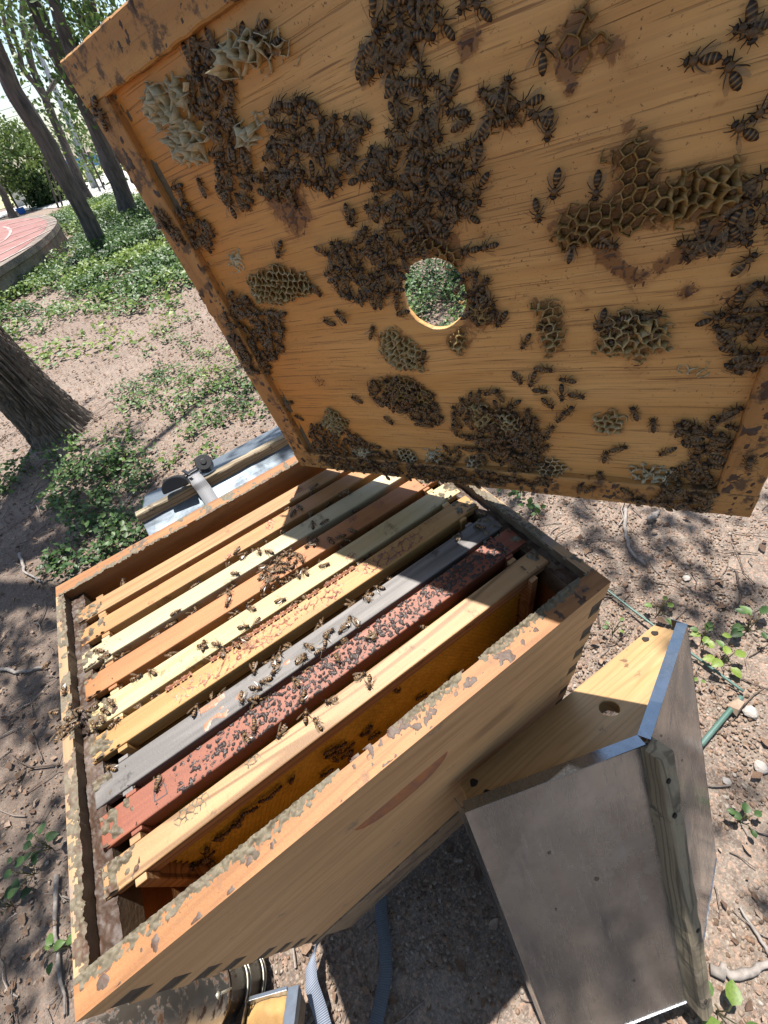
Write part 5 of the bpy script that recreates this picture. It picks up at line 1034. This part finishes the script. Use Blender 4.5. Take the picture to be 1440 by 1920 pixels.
# ------------------------------------------------------------------ bees
bee_m = bpy.data.materials.new('bee_body'); bee_m.use_nodes = True
t = NT.__new__(NT); t.m = bee_m; t.t = bee_m.node_tree; t.b = t.t.nodes['Principled BSDF']
a = t.n('Attribute', attribute_name='tone').outputs['Fac']; rp = t.n('ValToRGB', {'Fac': a}); rp.color_ramp.interpolation = 'LINEAR'; el = rp.color_ramp.elements
while len(el) < 5: el.new(.5)
for i, (p_, c_) in enumerate([(0, (.010, .007, .006)), (.25, (.045, .024, .011)), (.5, (.15, .080, .030)), (.75, (.42, .24, .085)), (1, (.50, .34, .17))]): el[i].position = p_; el[i].color = (*c_, 1)
rnd = t.n('ObjectInfo').outputs['Random']; col_ = t.mix(t.ramp(rnd, 0, 1, 0, .5), rp.outputs[0], (.02, .012, .008)); o_ = t.obj(); t.col(col_); t.rough(.42); t.bump(t.noise(o_, 1500, 3), .5, .0006)
wing_m = bpy.data.materials.new('bee_wing'); wing_m.use_nodes = True; t = NT.__new__(NT); t.m = wing_m; t.t = wing_m.node_tree; t.b = t.t.nodes['Principled BSDF']; t.b.inputs['Base Color'].default_value = (.20, .14, .085, 1); t.b.inputs['Roughness'].default_value = .25; t.b.inputs['Alpha'].default_value = .42; t.b.inputs['Specular IOR Level'].default_value = .4
def bee_geo(seed, spread, curl):
    r = np.random.default_rng(seed); V = []; F = []; T = []
    def ring(cx, cz, ry, rz, tone, n=8, tilt=0):
        k = len(V); V.extend([(cx + tilt * math.sin(2 * math.pi * j / n) * rz, ry * math.cos(2 * math.pi * j / n), cz + rz * math.sin(2 * math.pi * j / n)) for j in range(n)]); T.extend([tone] * n); return k
    def sew(ks, n=8):
        for a_, b_ in zip(ks[:-1], ks[1:]): F.extend([(a_ + j, a_ + (j + 1) % n, b_ + (j + 1) % n, b_ + j) for j in range(n)])
        F.append(tuple(ks[0] + j for j in range(n))[::-1]); F.append(tuple(ks[-1] + j for j in range(n)))
    ks = []; N_ = 13                           # abdomen, banded
    for i in range(N_):
        s_ = i / (N_ - 1); rad = 2.02 * (math.sin(math.pi * min(1, .06 + s_ * .94)) ** .55) * (1 - .22 * (s_ < .15)); x = -8.9 + 8.2 * s_; z = 2.45 - curl * (1 - s_) ** 2; band = (N_ - 1 - i) % 3
        ks.append(ring(x, z, max(rad * (1 + .03 * (band == 0)), .12), max(rad * .88, .12), {0: .72, 1: .30, 2: .02}[band] * (1 if s_ > .18 else .15)))
    sew(ks)
    ks = [ring(x, 2.75 + .15 * math.sin(i), ry, rz, tn) for i, (x, ry, rz, tn) in enumerate([(-.7, .6, .6, .2), (-.2, 1.4, 1.35, .40), (.7, 1.85, 1.8, .50), (1.7, 1.9, 1.85, .44), (2.6, 1.5, 1.4, .50), (3.1, .7, .7, .3)])]; sew(ks)
    ks = [ring(x, 2.45, ry, rz, tn) for x, ry, rz, tn in [(3.0, .5, .5, .1), (3.4, 1.55, 1.35, .28), (4.0, 1.85, 1.55, .10), (4.6, 1.45, 1.3, .08), (5.1, .6, .7, .15)]]; sew(ks)
    def limb_(pts, rad, tone):
        v, f = tube_geo(pts, rad, 4, True); k = len(V); V.extend([tuple(q) for q in v]); F.extend([tuple(q + k for q in g) for g in f]); T.extend([tone] * len(v))
    for s_ in (1, -1):
        for (x0, dx, ln) in ((2.2, 2.4, 3.7), (1.4, -.6, 4.2), (.4, -3.4, 4.9)):
            dx += r.normal(0, .5); ln *= r.uniform(.85, 1.1)
            limb_([(x0, s_ * 1.2, 1.7), (x0 + dx * .45, s_ * ln * .58, 2.6), (x0 + dx * .85, s_ * ln * .84, .9), (x0 + dx * 1.25, s_ * ln * 1.0, .12)], [.28, .32, .22, .12], .10)
        limb_([(4.8, s_ * .5, 2.9), (5.7, s_ * 1.0, 3.2), (7.1, s_ * (1.7 + r.normal(0, .2)), 2.4)], [.16, .14, .12], .05)
    wings = []
    for s_ in (1, -1):
        a_ = math.radians(spread + r.normal(0, 4)); c_, sn = math.cos(a_), math.sin(a_) * s_
        def W2(px, py, z): return (1.5 - px * c_ - 0 * py + py * sn * .4, s_ * 1.1 + px * sn + py * c_ * s_ * .9, z)
        P = [W2(0, 0, 4.3), W2(3, -1.0, 4.6), W2(7.2, -1.3, 4.4), W2(9.4, -.3, 3.8), W2(8.8, 1.0, 3.7), W2(6.0, 1.8, 3.9), W2(3.0, 1.2, 4.2)]
        wings.append((np.array(P) / 1000, [(0, 1, 2, 6), (2, 3, 4, 6), (4, 5, 6)]))
    return np.array(V) / 1000, F, T, wings
kinds = []
for k, (sp, cu) in enumerate([(10, .3), (20, .7), (34, .4), (6, 1.2), (14, .2), (50, .5)]):
    V, F, T, W_ = bee_geo(900 + k, sp, cu); me = bpy.data.meshes.new('honey_bee'); me.from_pydata([tuple(p) for p in V], [], F); me.materials.append(bee_m); a = me.attributes.new('tone', 'FLOAT', 'POINT'); a.data.foreach_set('value', np.array(T, np.float32)); me.polygons.foreach_set('use_smooth', np.ones(len(me.polygons), bool)); me.update()
    wm_ = []
    for P, f in W_: w_ = bpy.data.meshes.new('wing'); w_.from_pydata([tuple(p) for p in P], [], f); w_.materials.append(wing_m); w_.update(); wm_.append(w_)
    kinds.append((me, wm_, V, F, T, W_))
BEES = []  # (matrix, label, group)
def bee_on(M0, x, y, z, label, group, ang=None, tilt=.12, scale=None, r=rng):
    ang = r.uniform(0, 6.283) if ang is None else ang; s_ = r.uniform(.97, 1.12) if scale is None else scale
    M = M0 @ Matrix.Translation((x, y, z)) @ Matrix.Rotation(ang, 4, 'Z') @ Matrix.Rotation(r.normal(0, tilt), 4, 'X') @ Matrix.Rotation(r.normal(0, tilt), 4, 'Y') @ Matrix.Scale(s_, 4)
    BEES.append((M, label, group))
def fill(poly, dens, seed, layer, holes=True):  # bees packed in an outline on the cover
    q = np.array([lid(*p) for p in poly]); pl = [tuple(a) for a in q]; lo, hi = q.min(0), q.max(0); r = np.random.default_rng(seed); out = []; dmin = 7.3 / math.sqrt(dens)
    for _ in range(6000):
        p = r.uniform(lo, hi)
        d = float(polydist(np.array([p[0]]), np.array([p[1]]), pl)[0])
        if d < 1.6 or p[1] < 7 or np.hypot(*(p - HC)) < HR + 1 or fbm(p[0] * .07, p[1] * .07, seed, 2) < .30: continue
        if any((p[0] - o_[0]) ** 2 + (p[1] - o_[1]) ** 2 < dmin ** 2 for o_ in out): continue
        out.append((p[0], p[1], d))
    return out
clusters = [
    ([(365, 80), (410, 75), (440, 140), (445, 210), (462, 260), (482, 330), (472, 390), (425, 390), (408, 330), (395, 270), (368, 200), (352, 130)], 1.15, 'in the long column of bees between the pale torn combs', 'bees in the column by the pale combs'),
    ([(690, 60), (720, -10), (830, -10), (850, 60), (830, 105), (790, 130), (762, 90), (738, 150), (700, 150), (662, 110)], 1.1, 'in the clump hanging above the large central cluster', 'bees in the clump above the central cluster'),
    ([(503, 178), (560, 168), (620, 205), (642, 240), (690, 180), (705, 240), (690, 275), (650, 285), (640, 372), (600, 352), (560, 342), (520, 340), (498, 300), (510, 230)], 1.1, 'in the wide cluster between the bee column and the central cluster', 'bees in the cluster beside the column'),
    ([(742, 150), (800, 138), (862, 165), (895, 250), (918, 330), (892, 405), (850, 412), (822, 450), (780, 482), (762, 545), (700, 575), (640, 560), (608, 492), (606, 460), (660, 450), (690, 400), (700, 350), (652, 340), (660, 290), (715, 270), (735, 200)], 1.25, 'packed in the largest cluster, above the round hole', 'bees in the largest cluster'),
    ([(425, 540), (470, 560), (532, 590), (538, 640), (505, 702), (470, 685), (438, 620)], 1.2, 'in the clump at the side rail level with the round hole', 'bees in the clump on the side rail'),
    ([(578, 790), (640, 798), (720, 840), (800, 862), (860, 832), (905, 800), (1010, 790), (1045, 880), (1020, 905), (960, 890), (860, 912), (760, 905), (650, 880), (590, 842)], 1.0, 'in the band of bees along the lower rail', 'bees along the lower rail'),
    ([(692, 720), (750, 705), (820, 738), (832, 790), (800, 805), (762, 772), (700, 752)], 1.1, 'in the curved clump on dark comb midway between hole and lower rail', 'bees on the curved comb below the hole'),
    ([(850, 762), (920, 718), (962, 740), (1042, 800), (1000, 862), (920, 830), (850, 812)], .62, 'around the open cells above the lower rail', 'bees around the open cells'),
    ([(1232, 960), (1182, 930), (1262, 890), (1300, 850), (1262, 800), (1330, 770), (1382, 760), (1380, 820), (1352, 900), (1330, 950), (1300, 967)], 1.1, 'piled in the far lower corner of the cover', 'bees in the lower corner'),
    ([(1325, 590), (1400, 540), (1460, 510), (1470, 660), (1400, 705), (1360, 662)], 1.1, 'in the dark clump against the free side rail', 'bees against the free side rail'),
    ([(1372, 330), (1450, 300), (1470, 440), (1372, 460), (1290, 492), (1278, 450), (1350, 420)], .95, 'at the end of the big brown comb', 'bees at the end of the brown comb'),
    ([(880, 500), (922, 530), (934, 592), (890, 604), (868, 560)], .9, 'on the comb at the rim of the round hole', 'bees at the rim of the hole'),
    ([(300, 385), (352, 385), (402, 430), (396, 467), (360, 452), (318, 420)], 1.0, 'in the small clump above the notch of the side rail', 'bees in the small side rail clump'),
    ([(855, -10), (925, -10), (905, 30), (870, 45)], .9, 'in the little group next to the uppermost clump', 'bees in the little upper group'),
    ([(1115, 600), (1150, 590), (1245, 580), (1250, 620), (1180, 640), (1125, 640)], .55, 'crowding the yellow comb patch near the bare plywood', 'bees on the yellow comb patch'),
    ([(905, 175), (950, 140), (1015, 140), (1020, 220), (950, 255), (915, 230)], .6, 'around the dark broken cells next to the central cluster', 'bees around the dark cells'),
    ([(1380, 15), (1440, 5), (1450, 60), (1400, 75)], .8, 'in the pair at the edge above the brown comb', 'bees at the upper edge'),
    ([(490, 330), (545, 335), (560, 380), (505, 385)], .6, 'on the brown burnt looking comb below the wide cluster', 'bees on the small brown comb'),
    ([(1000, 680), (1060, 690), (1110, 750), (1060, 790), (990, 745)], .34, 'in the loose string over bare plywood', 'bees in the loose string')]
taken = []
short = ['the bee column', 'the uppermost clump', 'the wide cluster', 'the largest cluster', 'the side rail clump', 'the lower rail band', 'the curved clump', 'the open cell cluster', 'the far corner pile', 'the free rail clump', 'the brown comb cluster', 'the hole rim group', 'the notch clump', 'the little top group', 'the yellow comb group', 'the dark cell group', 'the edge pair', 'the burnt comb group', 'the loose string']
def zone(x, y, d, poly):
    q = np.array([lid(*p) for p in poly]); f = (y - q[:, 1].min()) / np.ptp(q[:, 1]); g = (x - q[:, 0].min()) / np.ptp(q[:, 0])
    return ('at the edge of ' if d < 4 else 'deep in '), (', lower ' if f < .34 else ', middle ' if f < .67 else ', upper ') + ('part toward the near rail' if g < .5 else 'part toward the free rail')
for ci, (poly, dn, where, grp) in enumerate(clusters):
    P = fill(poly, dn, 600 + ci, 0)
    r = np.random.default_rng(640 + ci)
    for (x, y, d) in P:
        onrail = x < RW or x > LL - RW or y < RW or y > LW - RW; z = (0 if onrail else PZ) + (r.uniform(0, 3.5) if d > 8 else r.uniform(0, 1.2))
        bee_on(LM, x / 1000, y / 1000, z / 1000, 'bee ' + zone(x, y, d, poly)[0] + short[ci] + zone(x, y, d, poly)[1], grp + ', ' + (zone(x, y, d, poly)[0].split()[0] + zone(x, y, d, poly)[1]).replace(',', ''), tilt=.22 if d > 8 else .12, r=r); taken.append((x, y))
lone = [(513, 92), (1018, 95), (1310, 112), (1400, 52), (1390, 240), (1432, 205), (1042, 350), (1010, 400), (1118, 355), (1075, 465), (1143, 458), (1400, 488), (525, 470), (597, 546), (617, 602), (640, 590), (665, 410), (655, 405), (840, 432), (915, 460), (940, 600), (985, 642), (1025, 612), (973, 710),
        (1190, 770), (1225, 792), (1137, 852), (1163, 838), (1247, 846), (1283, 800), (700, 620), (770, 680), (795, 672), (668, 746), (732, 788), (380, 347), (333, 350), (345, 372), (198, 200), (210, 215), (1405, 850), (1092, 902), (1112, 903), (1125, 890), (1182, 910), (1196, 925), (865, 530), (745, 560), (755, 585), (1380, 690),
        (1345, 460), (460, 80), (490, 60), (545, 755), (560, 780), (1030, 240), (880, 470), (1370, 130)]
lm = {'round hole': (808, 556), 'big brown comb': (1200, 370), 'yellow comb patch': (1185, 625), 'pale torn combs': (340, 210), 'star shaped comb': (1143, 790), 'long low comb by the side rail': (520, 530), 'small comb under the hole': (750, 660), 'waxy yellow lobe': (1220, 885), 'curved clump of bees': (760, 750), 'notch in the side rail': (395, 570), 'dark broken cells': (935, 210), 'forked comb over two cells': (1030, 620), 'low corner of the cover': (570, 850), 'far lower corner': (1350, 900), 'pale comb by the top rail': (480, 95), 'dark ragged wax': (1100, 70)}
lp = {k_: lid(*v_) for k_, v_ in lm.items()}; used = Counter(); cand = []
for (px, py) in lone:
    x, y = lid(px, py); k_ = sorted(lp, key=lambda q: np.hypot(*(lp[q] - (x, y))))[0]; d = np.array([x, y]) - lp[k_]; dist = np.hypot(*d); a_ = math.degrees(math.atan2(d[1], d[0])) % 360
    dr = ['toward the free side rail from', 'diagonally above', 'above', 'obliquely above', 'toward the near side rail from', 'diagonally below', 'below', 'obliquely below'][int((a_ + 22.5) // 45) % 8]; cand.append((k_, dr, dist, x, y))
cand.sort(key=lambda q: (q[0], q[1], q[2])); seen = Counter()
for (k_, dr, dist, x, y) in cand:
    seen[(k_, dr)] += 1; far = ['', ', farther out', ', farthest out', ', beyond the others'][min(3, seen[(k_, dr)] - 1)]
    onrail = x < RW or x > LL - RW or y < RW or y > LW - RW
    bee_on(LM, x / 1000, y / 1000, (0 if onrail else PZ) / 1000, 'single honey bee %s the %s%s' % (dr, k_, far), 'single bees on the cover')
names = ['first orange frame', 'salmon frame', 'palest cream frame', 'red orange frame', 'pale yellow frame', 'comb ridged yellow frame', 'grey frame', 'blotched red frame', 'striped pine frame']
top_px = [(227, 1086), (358, 1098), (371, 1090), (333, 1149), (321, 1168), (310, 1172), (283, 1191), (356, 1148), (368, 1141), (185, 1222), (194, 1234), (191, 1245), (210, 1236), (223, 1228), (315, 1228), (331, 1221), (379, 1213), (260, 1270), (285, 1261), (217, 1290), (136, 1303), (115, 1343), (106, 1251), (173, 1317), (150, 1332), (212, 1320), (198, 1334), (171, 1332), (194, 1353), (179, 1363), (162, 1365), (144, 1363), (131, 1370), (127, 1382), (150, 1353), (219, 1355), (258, 1324), (283, 1307), (296, 1301), (369, 1330), (392, 1235), (144, 1376), (160, 1340), (177, 1380),
    (581, 921), (592, 913), (616, 941), (636, 929), (653, 926), (538, 950), (551, 962), (562, 952), (580, 963), (587, 984), (607, 982), (664, 954), (527, 993), (494, 1013), (444, 1036), (460, 1042), (487, 1037), (504, 1036), (469, 1031), (424, 1059), (444, 1077), (430, 1110), (411, 1114), (436, 1096), (428, 1132), (442, 1142), (470, 1141), (436, 1149), (466, 1127), (529, 1127), (460, 1177), (480, 1171), (409, 1210), (384, 1209), (420, 1222), (442, 1209), (456, 1199), (578, 1024), (593, 1017), (582, 1009), (620, 1014), (642, 1007), (651, 1011), (664, 998), (636, 1020), (594, 1053), (611, 1060),
    (511, 1098), (531, 1089), (500, 1100), (544, 1139), (558, 1127), (571, 1122), (524, 1151), (582, 1109), (591, 1104), (613, 1089), (633, 1078), (660, 1064), (676, 1047), (691, 1038), (491, 1111), (656, 1127), (656, 1164), (671, 1173), (620, 1186), (642, 1182), (612, 1199), (578, 1213), (604, 1220), (567, 1233), (604, 1167), (593, 1173), (631, 1213), (647, 1202), (540, 1211), (524, 1220), (691, 1118), (694, 1196), (496, 1242), (515, 1238), (525, 1230), (478, 1257), (516, 1259), (497, 1278), (483, 1291), (455, 1312), (475, 1312), (488, 1312), (503, 1303), (471, 1326), (412, 1299), (396, 1309), (569, 1237), (570, 1257), (555, 1278), (635, 1238), (569, 1312), (462, 1381), (479, 1365), (678, 1267), (693, 1283), (619, 1316), (596, 1355), (699, 1196), (575, 1341), (528, 1375), (794, 1174), (860, 1006), (898, 990), (907, 966), (709, 1103), (730, 1080), (688, 1120), (655, 1129), (239, 1481), (298, 1473), (208, 1440)]
r = np.random.default_rng(321); hot = [(489, 1055), (558, 1031), (580, 1068), (555, 1088), (495, 1092)]; hp = [hit(u_, v_, 2, -10)[:2] for u_, v_ in hot]; cl = []
for _ in range(900):
    p = r.uniform(np.min(hp, 0), np.max(hp, 0))
    if inpoly(np.array([p[0]]), np.array([p[1]]), [tuple(q) for q in hp])[0] and all(np.hypot(*(p - c_)) > 6.6 for c_ in cl): cl.append(p)
pos = [(*hit(u_, v_, 2, -10)[:2], False) for u_, v_ in top_px] + [(*c_, True) for c_ in cl]
seen = Counter(); I4 = Matrix.Identity(4); part_names = ['near the short wall with the gummed lugs', 'a third of the way along', 'about the middle', 'two thirds along', 'toward the raised cover']
fp = [p_ for p_ in pos]
for (x, y, knot) in sorted(fp, key=lambda q: (q[2], q[0])):
    i = int(np.argmin([abs(y - f_[0]) for f_ in FR])); on = abs(y - FR[i][0]) < FR[i][1] / 2 + 1; edge_ = x < 21 or y < 19 or y > 402
    z = 0 if edge_ else (-10 if on else -17); q = part_names[int(np.clip((x - 10) / 95, 0, 4))]
    if knot: lab, grp = 'honey bee in the sunlit knot of bees on the red orange frame', 'bees in the sunlit knot'
    elif edge_: lab, grp = 'honey bee walking on the gummed rim of the open box', 'bees on the box rim'
    elif x < 60 and 150 < y < 245: lab, grp = 'honey bee in the tangle over the frame lugs at the short wall', 'bees on the frame lugs'
    elif on: lab, grp = 'honey bee on the top bar of the %s, %s' % (names[i], q), 'bees on the top bars'
    else: lab, grp = 'honey bee half sunk in the gap beside the %s, %s' % (names[i], q), 'bees in the gaps between frames'
    bee_on(I4, x / 1000, y / 1000, (GZ + z) / 1000, lab, grp, tilt=.1 if on else .45, scale=.98, r=r)
# bees on the yellow comb face that looks into the gap
FM = Matrix.Translation((0, .0608, 0)) @ Matrix.Rotation(math.pi / 2, 4, 'X')
for (u_, v_) in [(544, 1458), (517, 1476), (493, 1494), (608, 1445), (620, 1400), (634, 1405), (645, 1412), (628, 1420), (615, 1412), (650, 1398), (640, 1392), (655, 1410), (683, 1370), (702, 1373), (692, 1362), (352, 1625), (376, 1613), (391, 1598), (407, 1567), (438, 1543), (398, 1612), (366, 1618), (385, 1590), (422, 1556), (450, 1530), (470, 1512), (790, 1300), (850, 1262), (742, 1290)]:
    p = hit(u_, v_, 1, 61.5)
    if p[2] > -34: p[2] = -34 - r.uniform(0, 8)
    bee_on(FM, p[0] / 1000, (p[2] + GZ) / 1000, 0, 'honey bee on the yellow foundation facing the empty gap', 'bees on the yellow foundation', r=r)
camp = np.array([CC[0], CC[1], CC[2] + GZ]) / 1000
BEES.sort(key=lambda b_: (Vector(camp) - b_[0].translation).length)
print('bees', len(BEES))
extra = []
for n_, (M, lab, grp) in enumerate(BEES):
    k = int(rng.integers(0, 6)); me, wm_, V, F, T, W_ = kinds[k]
    if n_ < 300:
        o = bpy.data.objects.new('honey_bee', me); put(o, None, lab, 'bee', grp); o.matrix_world = M
        for w_ in wm_: c_ = bpy.data.objects.new('wing', w_); COL.objects.link(c_); c_.parent = o
    else: extra.append((M, k))
if extra:
    VV = []; FF = []; TT = []; WV = []; WF = []; nv = 0; nw = 0
    for M, k in extra:
        me, wm_, V, F, T, W_ = kinds[k]; A_ = np.array(M); VV.append(V @ A_[:3, :3].T + A_[:3, 3]); FF += [tuple(q + nv for q in f) for f in F]; TT += T; nv += len(V)
        for P, f in W_: WV.append(P @ A_[:3, :3].T + A_[:3, 3]); WF += [tuple(q + nw for q in g) for g in f]; nw += len(P)
    o = mesh('honey_bees', np.concatenate(VV), FF, bee_m, smooth=True, tone=TT, kind='stuff', label='the other small honey bees spread over the frames and the far clusters', cat='bees')
    mesh('wings', np.concatenate(WV), WF, wing_m, o, kind='stuff')
